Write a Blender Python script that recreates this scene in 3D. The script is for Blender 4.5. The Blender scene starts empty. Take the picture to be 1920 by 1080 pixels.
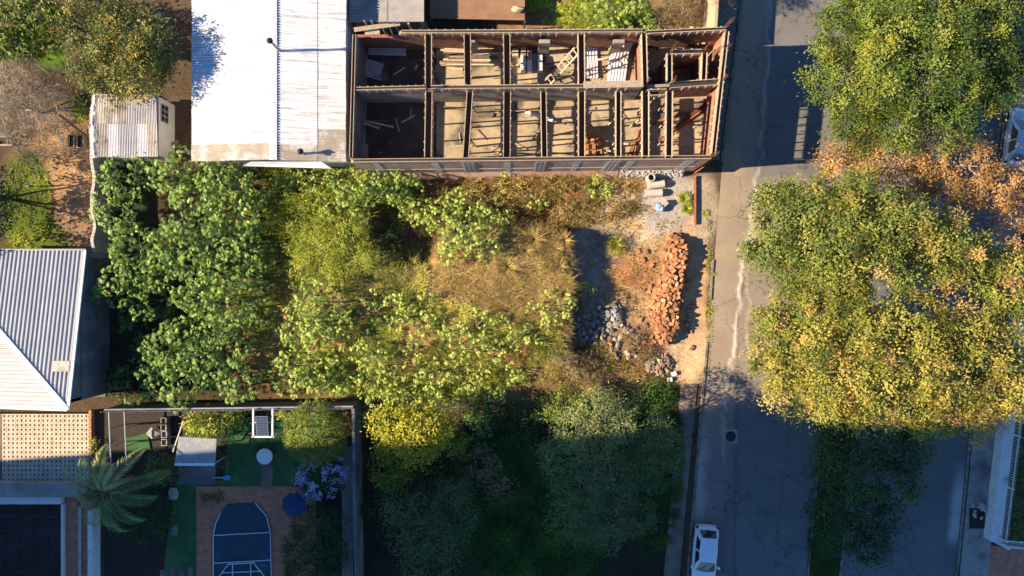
import bpy, math, random
import numpy as np
from mathutils import Vector, Matrix

# ------------------------------------------------------------------ scene, camera, light
scene = bpy.context.scene
COL = scene.collection
H = 48.0            # camera height above the road
S = 27.0            # photograph pixels per metre on the road (z = 0)
cam_d = bpy.data.cameras.new('camera')
cam_d.sensor_width = 36.0
cam_d.lens = 36.0 * H / (1920.0 / S)
cam_d.clip_end = 2000.0
cam = bpy.data.objects.new('camera', cam_d)
COL.objects.link(cam)
cam.location = (0, 0, H)
cam.rotation_euler = (0, 0, 0)
scene.camera = cam

SUN_EL, SUN_AZ = 30.0, 4.2          # shadows fall east, 4 degrees towards north
SUN_DIR = Vector((math.cos(math.radians(SUN_AZ)) * math.cos(math.radians(SUN_EL)),
                  math.sin(math.radians(SUN_AZ)) * math.cos(math.radians(SUN_EL)),
                  -math.sin(math.radians(SUN_EL))))
world = bpy.data.worlds.new('World')
scene.world = world
world.use_nodes = True
wn = world.node_tree
bg = wn.nodes['Background']
sky = wn.nodes.new('ShaderNodeTexSky')
sky.sky_type = 'NISHITA'
sky.sun_disc = False
sky.sun_elevation = math.radians(SUN_EL)
sky.sun_rotation = math.radians(270 - SUN_AZ)
sky.altitude = 2500
sky.air_density = 1.0
sky.dust_density = 0.1
sky.ozone_density = 4.0
skm = wn.nodes.new('ShaderNodeMix'); skm.data_type = 'RGBA'; skm.blend_type = 'MULTIPLY'; skm.inputs[0].default_value = 1.0
skm.inputs[7].default_value = (.74, 1.02, 1.22, 1)          # deep clear winter blue
wn.links.new(sky.outputs[0], skm.inputs[6])
wn.links.new(skm.outputs[2], bg.inputs[0])
bg.inputs[1].default_value = 0.075
sun_d = bpy.data.lights.new('sun', 'SUN')
sun_d.energy = 5.0
sun_d.angle = math.radians(0.5)
sun_d.color = (1.0, 0.80, 0.56)
sun = bpy.data.objects.new('sun', sun_d)
COL.objects.link(sun)
sun.location = (-60, 0, 60)
sun.rotation_euler = SUN_DIR.to_track_quat('-Z', 'Y').to_euler()
vs = scene.view_settings
vs.view_transform = 'Standard'
vs.look = 'None'
vs.exposure = 1.4
vs.gamma = 1.0
vs.use_curve_mapping = False

rnd = random.Random(7)
RG = np.random.default_rng(11)

# ------------------------------------------------------------------ helpers
def W(px, py, z=0.0):
    k = (H - z) / H / S
    return Vector(((px - 960) * k, (540 - py) * k, z))

def sm(a, b, x):
    t = np.clip((x - a) / (b - a), 0, 1)
    return t * t * (3 - 2 * t)

_vn = RG.random((256, 256))
def vnoise(x, y, s):
    x = np.asarray(x, float) / s + 500.3; y = np.asarray(y, float) / s + 500.7
    xi = np.floor(x).astype(int); yi = np.floor(y).astype(int)
    fx = x - xi; fy = y - yi
    fx = fx * fx * (3 - 2 * fx); fy = fy * fy * (3 - 2 * fy)
    g = lambda i, j: _vn[i % 256, j % 256]
    return (g(xi, yi) * (1 - fx) + g(xi + 1, yi) * fx) * (1 - fy) + (g(xi, yi + 1) * (1 - fx) + g(xi + 1, yi + 1) * fx) * fy

def ell(u, v, cx, cy, rx, ry, soft=0.35, wob=0.25):
    """soft ellipse mask in photograph pixels on the ground, with a wobbly edge"""
    d = np.sqrt(((u - cx) / rx) ** 2 + ((v - cy) / ry) ** 2)
    d = d + wob * (vnoise(u, v, 45.) - .5) + wob * .7 * (vnoise(u, v, 16.) - .5)
    return 1 - sm(1 - soft, 1 + soft, d)

def terrain(x, y):
    """height of the ground in metres"""
    u = np.asarray(x, float) * S + 960; v = 540 - np.asarray(y, float) * S
    wob = 14 * (vnoise(u, v, 40.) - .5) + 8 * (vnoise(u, v, 14.) - .5)
    plat = (1 - sm(1060, 1074, u + wob)) * sm(500, 640, u)
    top = np.where(u > 850, sm(424, 446, v + wob), sm(330, 470, v))
    plat = plat * top * (1 - sm(610, 720, v + wob))
    pit = ell(u, v, 772, 418, 62, 66, .3, .5)
    h = 1.55 * plat
    h = h * (1 - pit) + (-.35) * pit
    lot = sm(175, 215, u) * (1 - sm(1080, 1100, u)) * sm(300, 335, v) * (1 - sm(735, 760, v))
    h = h + lot * (.16 * (vnoise(u, v, 30.) - .4) + .07 * (vnoise(u, v, 9.) - .5))
    drive = sm(1070, 1100, u) * (1 - sm(1290, 1330, u)) * sm(320, 340, v) * (1 - sm(700, 760, v))
    h = h + drive * (.10 * (vnoise(u, v, 34.) - .3) + .05 * (vnoise(u, v, 8.) - .5))
    slot = sm(680, 720, u) * (1 - sm(1230, 1255, u)) * sm(760, 800, v)
    h = h + slot * (.15 * (vnoise(u, v, 40.) - .4))
    return h

def G(px, py):
    """point on the ground under a photograph pixel"""
    z = 0.0
    for _ in range(5):
        p = W(px, py, z)
        z = float(terrain(p.x, p.y))
    return W(px, py, z)

def link(o):
    COL.objects.link(o)
    return o

def wloc(o):
    p = Vector((0, 0, 0))
    while o is not None:
        p = p + o.location
        o = o.parent
    return p

def tag(o, label=None, cat=None, group=None, kind=None):
    if label: o['label'] = label
    if cat: o['category'] = cat
    if group: o['group'] = group
    if kind: o['kind'] = kind
    return o

def thing(name, label, cat, loc, group=None, rz=0.0):
    o = link(bpy.data.objects.new(name, None))
    o.empty_display_size = .2
    o.location = loc
    o.rotation_euler = (0, 0, rz)
    return tag(o, label, cat, group)

class MB:
    """collects shapes into one mesh (world coordinates unless the parent is local)"""
    def __init__(self):
        self.v = []; self.f = []
    def add(self, vs_, fs):
        n = len(self.v)
        self.v += [tuple(p) for p in vs_]
        self.f += [tuple(i + n for i in f) for f in fs]
        return self
    def box(self, x0, x1, y0, y1, z0, z1):
        return self.add([(x0, y0, z0), (x1, y0, z0), (x1, y1, z0), (x0, y1, z0), (x0, y0, z1), (x1, y0, z1), (x1, y1, z1), (x0, y1, z1)],
                        [(3, 2, 1, 0), (4, 5, 6, 7), (0, 1, 5, 4), (1, 2, 6, 5), (2, 3, 7, 6), (3, 0, 4, 7)])
    def bar(self, a, b, w, h, up=(0, 0, 1)):
        """box along a->b, w wide, h high, centred on the line"""
        a = Vector(a); b = Vector(b); d = (b - a).normalized(); up = Vector(up)
        if abs(d.dot(up)) > .99: up = Vector((1, 0, 0))
        s = d.cross(up).normalized(); t = s.cross(d).normalized()
        s = s * w / 2; t = t * h / 2
        return self.add([a - s - t, a + s - t, a + s + t, a - s + t, b - s - t, b + s - t, b + s + t, b - s + t],
                        [(0, 1, 2, 3), (7, 6, 5, 4), (0, 4, 5, 1), (1, 5, 6, 2), (2, 6, 7, 3), (3, 7, 4, 0)])
    def prism(self, pts, z0, z1):
        n = len(pts)
        a = sum(pts[i][0] * pts[(i + 1) % n][1] - pts[(i + 1) % n][0] * pts[i][1] for i in range(n))
        if a < 0: pts = pts[::-1]
        vs_ = [(p[0], p[1], z0) for p in pts] + [(p[0], p[1], z1) for p in pts]
        fs = [tuple(range(n - 1, -1, -1)), tuple(range(n, 2 * n))]
        fs += [(i, (i + 1) % n, n + (i + 1) % n, n + i) for i in range(n)]
        return self.add(vs_, fs)
    def tube(self, pts, rads, n=7, cap=True):
        pts = [Vector(p) for p in pts]
        rings = []
        for i, p in enumerate(pts):
            d = (pts[min(i + 1, len(pts) - 1)] - pts[max(i - 1, 0)]).normalized()
            up = Vector((0, 0, 1)) if abs(d.z) < .9 else Vector((1, 0, 0))
            s = d.cross(up).normalized(); t = s.cross(d).normalized()
            r = rads[i] if hasattr(rads, '__len__') else rads
            rings.append([p + s * math.cos(2 * math.pi * k / n) * r + t * math.sin(2 * math.pi * k / n) * r for k in range(n)])
        vs_ = [q for r in rings for q in r]
        fs = []
        for i in range(len(rings) - 1):
            for k in range(n):
                fs.append((i * n + k, (i + 1) * n + k, (i + 1) * n + (k + 1) % n, i * n + (k + 1) % n))
        if cap:
            fs.append(tuple(range(n)))
            fs.append(tuple((len(rings) - 1) * n + k for k in range(n - 1, -1, -1)))
        return self.add(vs_, fs)
    def lathe(self, c, prof, n=20):
        """prof = list of (radius, z) around a vertical axis at c"""
        vs_ = []; fs = []
        for r, z in prof:
            for k in range(n):
                a = 2 * math.pi * k / n
                vs_.append((c[0] + r * math.cos(a), c[1] + r * math.sin(a), c[2] + z))
        for i in range(len(prof) - 1):
            for k in range(n):
                fs.append((i * n + k, i * n + (k + 1) % n, (i + 1) * n + (k + 1) % n, (i + 1) * n + k))
        return self.add(vs_, fs)
    def mesh(self, name, off=Vector((0, 0, 0)), smooth=False):
        me = bpy.data.meshes.new(name)
        me.from_pydata([(p[0] - off[0], p[1] - off[1], p[2] - off[2]) for p in self.v], [], self.f)
        if smooth: me.polygons.foreach_set('use_smooth', [True] * len(me.polygons))
        me.update()
        return me
    def build(self, name, mat, parent=None, smooth=False, local=False, origin=None, bevel=0):
        off = Vector((0, 0, 0))
        if parent is not None and not local: off = wloc(parent)
        if origin is not None: off = Vector(origin)
        o = bpy.data.objects.new(name, self.mesh(name, off, smooth))
        o.data.materials.append(mat)
        link(o)
        if origin is not None: o.location = origin
        o.parent = parent
        if bevel:
            m = o.modifiers.new('bevel', 'BEVEL'); m.width = bevel; m.segments = 1; m.limit_method = 'ANGLE'
        return o
    def centre(self):
        a = np.array(self.v)
        return Vector(((a[:, 0].min() + a[:, 0].max()) / 2, (a[:, 1].min() + a[:, 1].max()) / 2, a[:, 2].min()))
    def solo(self, name, mat, label, cat, group=None, smooth=False, bevel=0):
        o = self.build(name, mat, None, smooth, origin=self.centre(), bevel=bevel)
        return tag(o, label, cat, group)

def npmesh(name, verts, faces, mat, parent=None, tint=None, origin=None, smooth=False, attr='tint'):
    """mesh from numpy arrays; faces is (n, k)"""
    verts = np.asarray(verts, np.float32).copy()
    off = wloc(parent) if parent is not None else (Vector(origin) if origin is not None else Vector((0, 0, 0)))
    verts -= np.array(off, np.float32)
    me = bpy.data.meshes.new(name)
    n, k = faces.shape
    me.vertices.add(len(verts)); me.vertices.foreach_set('co', verts.ravel())
    me.loops.add(n * k); me.loops.foreach_set('vertex_index', faces.astype(np.int32).ravel())
    me.polygons.add(n)
    me.polygons.foreach_set('loop_start', np.arange(0, n * k, k, dtype=np.int32))
    try: me.polygons.foreach_set('loop_total', np.full(n, k, np.int32))
    except Exception: pass
    if smooth: me.polygons.foreach_set('use_smooth', np.ones(n, bool))
    if tint is not None:
        if tint.ndim == 1:
            a = me.attributes.new(attr, 'FLOAT', 'POINT'); a.data.foreach_set('value', tint.astype(np.float32))
        else:
            a = me.attributes.new(attr, 'FLOAT_COLOR', 'POINT')
            a.data.foreach_set('color', np.concatenate([tint, np.ones((len(tint), 1))], 1).astype(np.float32).ravel())
    me.update(); me.validate()
    me.materials.append(mat)
    o = link(bpy.data.objects.new(name, me))
    o.parent = parent
    if parent is None and origin is not None: o.location = origin
    return o

# ------------------------------------------------------------------ materials
class NT:
    def __init__(self, name):
        self.m = bpy.data.materials.new(name); self.m.use_nodes = True
        self.t = self.m.node_tree; self.t.nodes.clear()
        self.out = self.n('ShaderNodeOutputMaterial')
    def n(self, typ, **kw):
        nd = self.t.nodes.new(typ)
        for k, v in kw.items(): setattr(nd, k, v)
        return nd
    def l(self, a, b): self.t.links.new(a, b)
    def ramp(self, fac, stops):
        r = self.n('ShaderNodeValToRGB')
        while len(r.color_ramp.elements) < len(stops): r.color_ramp.elements.new(.5)
        for e, (p, c) in zip(r.color_ramp.elements, stops):
            e.position = p; e.color = (*c, 1)
        if fac is not None: self.l(fac, r.inputs[0])
        return r.outputs[0]
    def noise(self, scale, detail=4, rough=.6, vec=None, dist=0):
        nd = self.n('ShaderNodeTexNoise')
        nd.inputs['Scale'].default_value = scale; nd.inputs['Detail'].default_value = detail
        nd.inputs['Roughness'].default_value = rough; nd.inputs['Distortion'].default_value = dist
        if vec is not None: self.l(vec, nd.inputs['Vector'])
        return nd.outputs[0]
    def mix(self, fac, a, b, mode='MIX'):
        nd = self.n('ShaderNodeMix', data_type='RGBA', blend_type=mode)
        for sck, v in ((0, fac), (6, a), (7, b)):
            if isinstance(v, (int, float)): nd.inputs[sck].default_value = v
            elif isinstance(v, tuple): nd.inputs[sck].default_value = (*v, 1)
            else: self.l(v, nd.inputs[sck])
        return nd.outputs[2]
    def math(self, op, a, b=None):
        nd = self.n('ShaderNodeMath', operation=op)
        for i, v in enumerate((a, b)):
            if v is None: continue
            if isinstance(v, (int, float)): nd.inputs[i].default_value = v
            else: self.l(v, nd.inputs[i])
        return nd.outputs[0]
    def coord(self, which='Object'):
        return self.n('ShaderNodeTexCoord').outputs[which]
    def pos(self):
        return self.n('ShaderNodeNewGeometry').outputs['Position']
    def finish(self, col, rough=.8, bump=None, bstr=.3, bdist=.02, metal=0, spec=.3, coat=0):
        p = self.n('ShaderNodeBsdfPrincipled')
        if isinstance(col, tuple): p.inputs['Base Color'].default_value = (*col, 1)
        else: self.l(col, p.inputs['Base Color'])
        if isinstance(rough, (int, float)): p.inputs['Roughness'].default_value = rough
        else: self.l(rough, p.inputs['Roughness'])
        p.inputs['Metallic'].default_value = metal
        p.inputs['Specular IOR Level'].default_value = spec
        p.inputs['Coat Weight'].default_value = coat
        if bump is not None:
            b = self.n('ShaderNodeBump'); b.inputs['Strength'].default_value = bstr; b.inputs['Distance'].default_value = bdist
            self.l(bump, b.inputs['Height']); self.l(b.outputs[0], p.inputs['Normal'])
        self.l(p.outputs[0], self.out.inputs[0])
        return self.m

def mat(name, c1, c2=None, scale=3.0, rough=.8, bump=.3, c3=None, s3=.5, f3=(.5, .7), vary=0.0, metal=0, spec=.3, fine=30., coat=0, space='pos'):
    """two-tone noise, optional blotches of c3, fine relief, optional per-object brightness"""
    N = NT(name)
    v = N.pos() if space == 'pos' else N.coord('Object')
    c2 = c2 or tuple(x * .75 for x in c1)
    n = N.noise(scale, 6, .65, v)
    col = N.ramp(n, [(.3, c2), (.68, c1)])
    if c3:
        col = N.mix(N.ramp(N.noise(s3, 5, .6, v), [(f3[0], (0, 0, 0)), (f3[1], (1, 1, 1))]), col, c3)
    fn = N.noise(fine, 3, .6, v)
    col = N.mix(.35, col, N.ramp(fn, [(.3, (.55, .55, .55)), (.7, (1.35, 1.35, 1.35))]), 'MULTIPLY')
    if vary:
        r = N.n('ShaderNodeObjectInfo').outputs['Random']
        col = N.mix(1.0, col, N.ramp(r, [(0, (1 - vary,) * 3), (1, (1 + vary,) * 3)]), 'MULTIPLY')
    return N.finish(col, rough, fn if bump else None, bump, .015, metal, spec, coat)

GAIN = {'weed': 2.5, 'castor': 2.0, 'castor_pale': 2.15, 'drygrass': 1.5, 'goldgreen': 1.5, 'yellowgreen': 1.45, 'treegreen': 1.5, 'orange': 1.8, 'rustleaf': 1.35, 'yellow': 1.3, 'lilac': 1.0, 'twig': 1.2, 'greygreen': 1.4, 'darkgreen': 1.4, 'grass': 1.5, 'palm': 2.6}
GG = {'treegreen': .96, 'yellow': 1.14, 'goldgreen': 1.06, 'orange': 1.0, 'drygrass': 1.0, 'rustleaf': 1.0, 'twig': 1.0, 'dry': 1.0, 'weed': 1.0, 'lilac': 1.0}
def leafmat(name, stops, trans=.35, rough=.6):
    N = NT(name)
    a = N.n('ShaderNodeAttribute', attribute_name='tint')
    g = GAIN.get(name, 1.25)
    col = N.ramp(a.outputs['Fac'], [(p, (c[0] * g, c[1] * g * GG.get(name, 1.05), c[2] * g)) for p, c in stops])
    col = N.mix(.5, col, N.ramp(N.noise(9., 2, .5, N.pos()), [(.3, (.7, .7, .7)), (.7, (1.25, 1.25, 1.25))]), 'MULTIPLY')
    p = N.n('ShaderNodeBsdfPrincipled')
    N.l(col, p.inputs['Base Color']); p.inputs['Roughness'].default_value = rough
    p.inputs['Specular IOR Level'].default_value = .25 if rough > .5 else .3
    t = N.n('ShaderNodeBsdfTranslucent'); N.l(col, t.inputs[0])
    mx = N.n('ShaderNodeMixShader'); mx.inputs[0].default_value = trans
    N.l(p.outputs[0], mx.inputs[1]); N.l(t.outputs[0], mx.inputs[2]); N.l(mx.outputs[0], N.out.inputs[0])
    return N.m

def ground_mat():
    N = NT('earth')
    a = N.n('ShaderNodeAttribute', attribute_name='tint').outputs['Color']
    v = N.pos()
    n1 = N.noise(.9, 8, .7, v); n2 = N.noise(7., 6, .7, v); n3 = N.noise(38., 4, .7, v)
    c = N.mix(.8, a, N.ramp(n1, [(.3, (.6, .58, .55)), (.7, (1.35, 1.3, 1.25))]), 'MULTIPLY')
    c = N.mix(.75, c, N.ramp(n2, [(.32, (.55, .53, .5)), (.68, (1.4, 1.4, 1.4))]), 'MULTIPLY')
    c = N.mix(.6, c, N.ramp(n3, [(.35, (.5, .5, .5)), (.65, (1.5, 1.5, 1.5))]), 'MULTIPLY')
    b = N.math('ADD', N.math('MULTIPLY', n2, 1.0), N.math('MULTIPLY', n3, .6))
    return N.finish(c, .95, b, .8, .06, 0, .1)

def asphalt_mat():
    N = NT('asphalt')
    a = N.n('ShaderNodeAttribute', attribute_name='tint').outputs['Color']
    v = N.pos()
    n1 = N.noise(.6, 7, .65, v); n3 = N.noise(45., 4, .75, v)
    c = N.mix(.6, a, N.ramp(n1, [(.3, (.75, .75, .75)), (.7, (1.2, 1.2, 1.2))]), 'MULTIPLY')
    c = N.mix(.55, c, N.ramp(n3, [(.35, (.5, .5, .5)), (.65, (1.5, 1.5, 1.5))]), 'MULTIPLY')
    vo = N.n('ShaderNodeTexVoronoi', feature='DISTANCE_TO_EDGE'); vo.inputs['Scale'].default_value = .22
    wv = N.n('ShaderNodeVectorMath', operation='ADD')
    nz = N.n('ShaderNodeTexNoise'); nz.inputs['Scale'].default_value = .9; nz.inputs['Detail'].default_value = 6
    N.l(v, nz.inputs['Vector'])
    sc = N.n('ShaderNodeVectorMath', operation='SCALE'); sc.inputs['Scale'].default_value = 2.2
    N.l(nz.outputs['Color'], sc.inputs[0]); N.l(v, wv.inputs[0]); N.l(sc.outputs[0], wv.inputs[1])
    N.l(wv.outputs[0], vo.inputs['Vector'])
    crack = N.ramp(vo.outputs[0], [(.0, (.45, .45, .45)), (.012, (1, 1, 1))])
    c = N.mix(.8, c, crack, 'MULTIPLY')
    return N.finish(c, .85, n3, .4, .02, 0, .25)

def brick_mat(name, c1, c2, mortar, sc=1.0, axis='xz', w=.23, h=.085, msize=.012, dirt=None):
    """running-bond bricks on a wall face; axis picks the plane"""
    N = NT(name)
    v = N.pos()
    sep = N.n('ShaderNodeSeparateXYZ'); N.l(v, sep.inputs[0])
    cmb = N.n('ShaderNodeCombineXYZ')
    src = {'x': 0, 'y': 1, 'z': 2}
    N.l(sep.outputs[src[axis[0]]], cmb.inputs[0]); N.l(sep.outputs[src[axis[1]]], cmb.inputs[1])
    b = N.n('ShaderNodeTexBrick')
    N.l(cmb.outputs[0], b.inputs['Vector'])
    b.inputs['Color1'].default_value = (*c1, 1); b.inputs['Color2'].default_value = (*c2, 1); b.inputs['Mortar'].default_value = (*mortar, 1)
    b.inputs['Scale'].default_value = 1.0 * sc; b.inputs['Mortar Size'].default_value = msize
    b.inputs['Brick Width'].default_value = w; b.inputs['Row Height'].default_value = h
    c = N.mix(.7, b.outputs[0], N.ramp(N.noise(2.2, 6, .7, v), [(.3, (.5, .48, .46)), (.7, (1.3, 1.3, 1.3))]), 'MULTIPLY')
    c = N.mix(.5, c, N.ramp(N.noise(25, 4, .7, v), [(.35, (.55, .55, .55)), (.65, (1.4, 1.4, 1.4))]), 'MULTIPLY')
    if dirt:
        c = N.mix(N.ramp(N.noise(.8, 6, .7, v), [(.5, (0, 0, 0)), (.62, (1, 1, 1))]), c, dirt)
    return N.finish(c, .9, b.outputs['Fac'], .5, -.01, 0, .15)

def corr_mat(name, c1, c2, stain, f=(.55, .75), rough=.55, metal=0, vary=.08, s3=.7, streak=False):
    N = NT(name)
    v = N.pos()
    n = N.noise(1.3, 6, .65, v)
    c = N.ramp(n, [(.3, c2), (.65, c1)])
    c = N.mix(N.ramp(N.noise(s3, 7, .72, v), [(f[0], (0, 0, 0)), (f[1], (1, 1, 1))]), c, stain)
    c = N.mix(.35, c, N.ramp(N.noise(40, 3, .7, v), [(.35, (.7, .7, .7)), (.65, (1.2, 1.2, 1.2))]), 'MULTIPLY')
    if streak:
        mp = N.n('ShaderNodeMapping'); mp.inputs['Scale'].default_value = (.35, 5.5, 1); N.l(v, mp.inputs[0])
        st = N.ramp(N.noise(1.0, 6, .8, mp.outputs[0]), [(.50, (1, 1, 1)), (.66, (.30, .28, .26))])
        c = N.mix(.8, c, st, 'MULTIPLY')
    r = N.n('ShaderNodeObjectInfo').outputs['Random']
    c = N.mix(1.0, c, N.ramp(r, [(0, (1 - vary,) * 3), (1, (1 + vary * .5,) * 3)]), 'MULTIPLY')
    return N.finish(c, rough, None, 0, 0, metal, .15)

M = {}
M['earth'] = ground_mat()
M['asphalt'] = asphalt_mat()
M['concrete'] = mat('concrete', (.36, .33, .29), (.24, .22, .2), 1.5, .9, .4, (.16, .14, .12), .6, (.5, .7))
M['concrete_pale'] = mat('concrete_pale', (.55, .52, .47), (.40, .37, .33), 2., .9, .4, (.28, .25, .2), .9, (.55, .75))
M['concrete_dark'] = mat('concrete_dark', (.17, .165, .16), (.09, .09, .09), .9, .9, .4, (.24, .23, .21), .5, (.5, .7))
M['kerb'] = mat('kerb', (.30, .26, .21), (.17, .15, .12), 2.5, .9, .4, (.12, .10, .07), 1.2, (.5, .65))
M['paving_brown'] = mat('paving_brown', (.22, .165, .13), (.13, .095, .075), 1.8, .9, .4, (.28, .22, .17), .5, (.5, .7))
M['floor'] = mat('floor', (.50, .40, .26), (.30, .235, .155), 1.1, .92, .5, (.13, .11, .09), .55, (.47, .62))
M['brick_ew'] = brick_mat('brick_ew', (.33, .13, .075), (.24, .085, .05), (.30, .25, .2), axis='xz')
M['brick_ns'] = brick_mat('brick_ns', (.36, .15, .085), (.26, .095, .055), (.30, .25, .2), axis='yz')
M['brick_facade'] = brick_mat('brick_facade', (.50, .25, .165), (.40, .18, .11), (.45, .38, .31), axis='xz', dirt=(.44, .36, .30))
M['brick_paver'] = brick_mat('brick_paver', (.60, .26, .155), (.50, .205, .12), (.32, .15, .10), axis='xy', w=.24, h=.12)
M['brick_top'] = brick_mat('brick_top', (.46, .18, .09), (.36, .13, .065), (.5, .45, .38), axis='xy', w=.24, h=.22)
M['block'] = mat('block', (.46, .235, .115), (.35, .16, .075), 6., .85, .5, vary=.38, space='obj')
M['timber'] = mat('timber', (.47, .38, .27), (.30, .23, .16), 5., .85, .4, vary=.15)
M['timber_pale'] = mat('timber_pale', (.60, .50, .38), (.44, .35, .25), 6., .85, .3, vary=.1)
M['slot_dark'] = mat('slot_dark', (.055, .042, .035), (.035, .028, .025), 5., .85, .2)  # near-black board tone paints the shade down inside the beam forms
M['timber_dark'] = mat('timber_dark', (.20, .145, .10), (.12, .085, .06), 5., .85, .4, vary=.15)
M['steel_rust'] = mat('steel_rust', (.20, .085, .04), (.12, .05, .028), 8., .8, .3, vary=.15)
M['rust_orange'] = mat('rust_orange', (.40, .17, .065), (.27, .10, .04), 4., .8, .3)
M['roof_white'] = corr_mat('roof_white', (.80, .80, .80), (.74, .735, .73), (.52, .47, .40), (.60, .80), .6, streak=True)
M['roof_worn'] = corr_mat('roof_worn', (.46, .41, .33), (.35, .30, .24), (.64, .62, .58), (.50, .60), .7)
M['ridge_white'] = mat('ridge_white', (.76, .76, .76), (.68, .68, .68), 2, .6, .1)
M['roof_grey'] = corr_mat('roof_grey', (.40, .38, .36), (.30, .285, .265), (.24, .22, .19), (.5, .7), .6)
M['roof_shed'] = corr_mat('roof_shed', (.60, .55, .47), (.47, .42, .34), (.30, .26, .20), (.52, .64), .7, vary=.34, s3=.9)
M['roof_hip'] = corr_mat('roof_hip', (.45, .46, .475), (.40, .405, .42), (.33, .33, .345), (.56, .8), .8)
M['zinc'] = corr_mat('zinc', (.50, .49, .50), (.40, .39, .40), (.33, .30, .27), (.55, .7), .5)
M['zinc_white'] = corr_mat('zinc_white', (.78, .77, .78), (.66, .65, .66), (.5, .47, .43), (.6, .75), .5)
M['plaster_white'] = mat('plaster_white', (.74, .72, .69), (.60, .57, .53), 1.5, .85, .2, (.40, .36, .31), .8, (.58, .75))
M['plaster_grey'] = mat('plaster_grey', (.45, .43, .41), (.34, .32, .30), 1.5, .85, .2)
M['white_paint'] = mat('white_paint', (.80, .80, .80), (.70, .70, .70), 3., .5, .05)
M['dark_hole'] = mat('dark_hole', (.03, .03, .032), (.02, .02, .022), 3., .7, .1)
M['turf'] = mat('turf', (.055, .14, .050), (.036, .09, .034), 2.0, .95, .8, (.075, .17, .055), .35, (.5, .65), fine=60)
M['blue_cover'] = mat('blue_cover', (.026, .066, .095), (.017, .045, .066), .9, .45, .15, (.05, .105, .135), .35, (.55, .68), fine=12)
M['blue_canvas'] = mat('blue_canvas', (.016, .045, .125), (.012, .032, .095), 4, .85, .2)
M['blue_plastic'] = mat('blue_plastic', (.05, .35, .62), (.04, .28, .5), 4, .4, .05)
M['soil_dark'] = mat('soil_dark', (.05, .04, .03), (.03, .025, .02), 4., .95, .7)
M['pale_stone'] = mat('pale_stone', (.46, .43, .39), (.33, .30, .27), 6., .9, .5, vary=.25, space='obj')
M['grey_stone'] = mat('grey_stone', (.30, .265, .215), (.20, .175, .145), 5., .9, .5, vary=.35, space='obj')
M['stone_dark'] = mat('stone_dark', (.22, .17, .14), (.13, .10, .085), 5., .9, .5, vary=.3, space='obj')
M['bark'] = mat('bark', (.20, .155, .115), (.115, .09, .065), 6., .9, .6)
M['bark_pale'] = mat('bark_pale', (.38, .32, .25), (.26, .21, .16), 6., .9, .5)
M['stem_green'] = mat('stem_green', (.22, .21, .09), (.15, .14, .07), 6., .8, .3)
M['rubber'] = mat('rubber', (.025, .025, .026), (.018, .018, .019), 6, .8, .1)
M['alloy'] = mat('alloy', (.5, .5, .52), (.4, .4, .42), 6, .35, 0, metal=.8)
M['black_plastic'] = mat('black_plastic', (.03, .03, .032), (.022, .022, .024), 6, .5, 0)
M['car_white'] = mat('car_white', (.78, .79, .80), (.73, .74, .75), 1.2, .28, .0, coat=.6)
M['car_silver'] = mat('car_silver', (.56, .58, .61), (.48, .50, .53), 1.2, .32, .0, metal=.25, coat=.6)
M['tail_red'] = mat('tail_red', (.30, .02, .02), (.2, .012, .012), 4, .25, 0)
M['lamp_clear'] = mat('lamp_clear', (.6, .62, .65), (.5, .52, .55), 4, .15, 0)
M['glass_dark'] = mat('glass_dark', (.02, .03, .04), (.015, .022, .03), 1.5, .08, 0, spec=.6)
M['roof_glass'] = mat('roof_glass', (.010, .013, .020), (.007, .009, .014), .5, .18, 0, (.02, .025, .035), .8, (.5, .7), spec=.5)
M['solar'] = mat('solar', (.06, .08, .13), (.045, .06, .10), 4, .2, 0)
M['bag_blue'] = mat('bag_blue', (.06, .22, .42), (.35, .45, .55), 5, .5, .3)

def glass_sheet():
    N = NT('clear_sheet')
    v = N.pos()
    p = N.n('ShaderNodeBsdfPrincipled'); p.inputs['Base Color'].default_value = (.55, .58, .60, 1); p.inputs['Roughness'].default_value = .3
    t = N.n('ShaderNodeBsdfTransparent'); t.inputs[0].default_value = (.75, .78, .80, 1)
    mx = N.n('ShaderNodeMixShader')
    f = N.ramp(N.noise(3., 5, .7, v), [(.3, (.38, .38, .38)), (.7, (.6, .6, .6))])
    N.l(f, mx.inputs[0]); N.l(t.outputs[0], mx.inputs[1]); N.l(p.outputs[0], mx.inputs[2]); N.l(mx.outputs[0], N.out.inputs[0])
    return N.m
M['clear_sheet'] = glass_sheet()

# foliage
L = {}
L['castor'] = leafmat('castor', [(0, (.030, .055, .014)), (.35, (.075, .125, .028)), (.7, (.17, .23, .048)), (1, (.32, .34, .085))], .3, .48)
L['castor_pale'] = leafmat('castor_pale', [(0, (.045, .075, .020)), (.35, (.12, .17, .036)), (.7, (.24, .28, .06)), (1, (.38, .37, .10))], .35, .48)
L['yellowgreen'] = leafmat('yellowgreen', [(0, (.042, .062, .014)), (.3, (.10, .135, .028)), (.6, (.20, .21, .042)), (.82, (.31, .26, .06)), (1, (.34, .19, .085))], .35)
L['goldgreen'] = leafmat('goldgreen', [(0, (.05, .07, .014)), (.3, (.13, .15, .028)), (.6, (.25, .225, .045)), (.82, (.35, .26, .065)), (1, (.35, .20, .09))], .35)
L['treegreen'] = leafmat('treegreen', [(0, (.030, .055, .012)), (.35, (.075, .12, .020)), (.7, (.16, .20, .032)), (1, (.32, .29, .04))], .3)
L['rustleaf'] = leafmat('rustleaf', [(0, (.10, .085, .025)), (.35, (.24, .14, .045)), (.7, (.36, .21, .075)), (1, (.45, .28, .12))], .3)
L['darkgreen'] = leafmat('darkgreen', [(0, (.018, .035, .012)), (.5, (.045, .075, .022)), (1, (.10, .13, .035))], .25)
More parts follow.
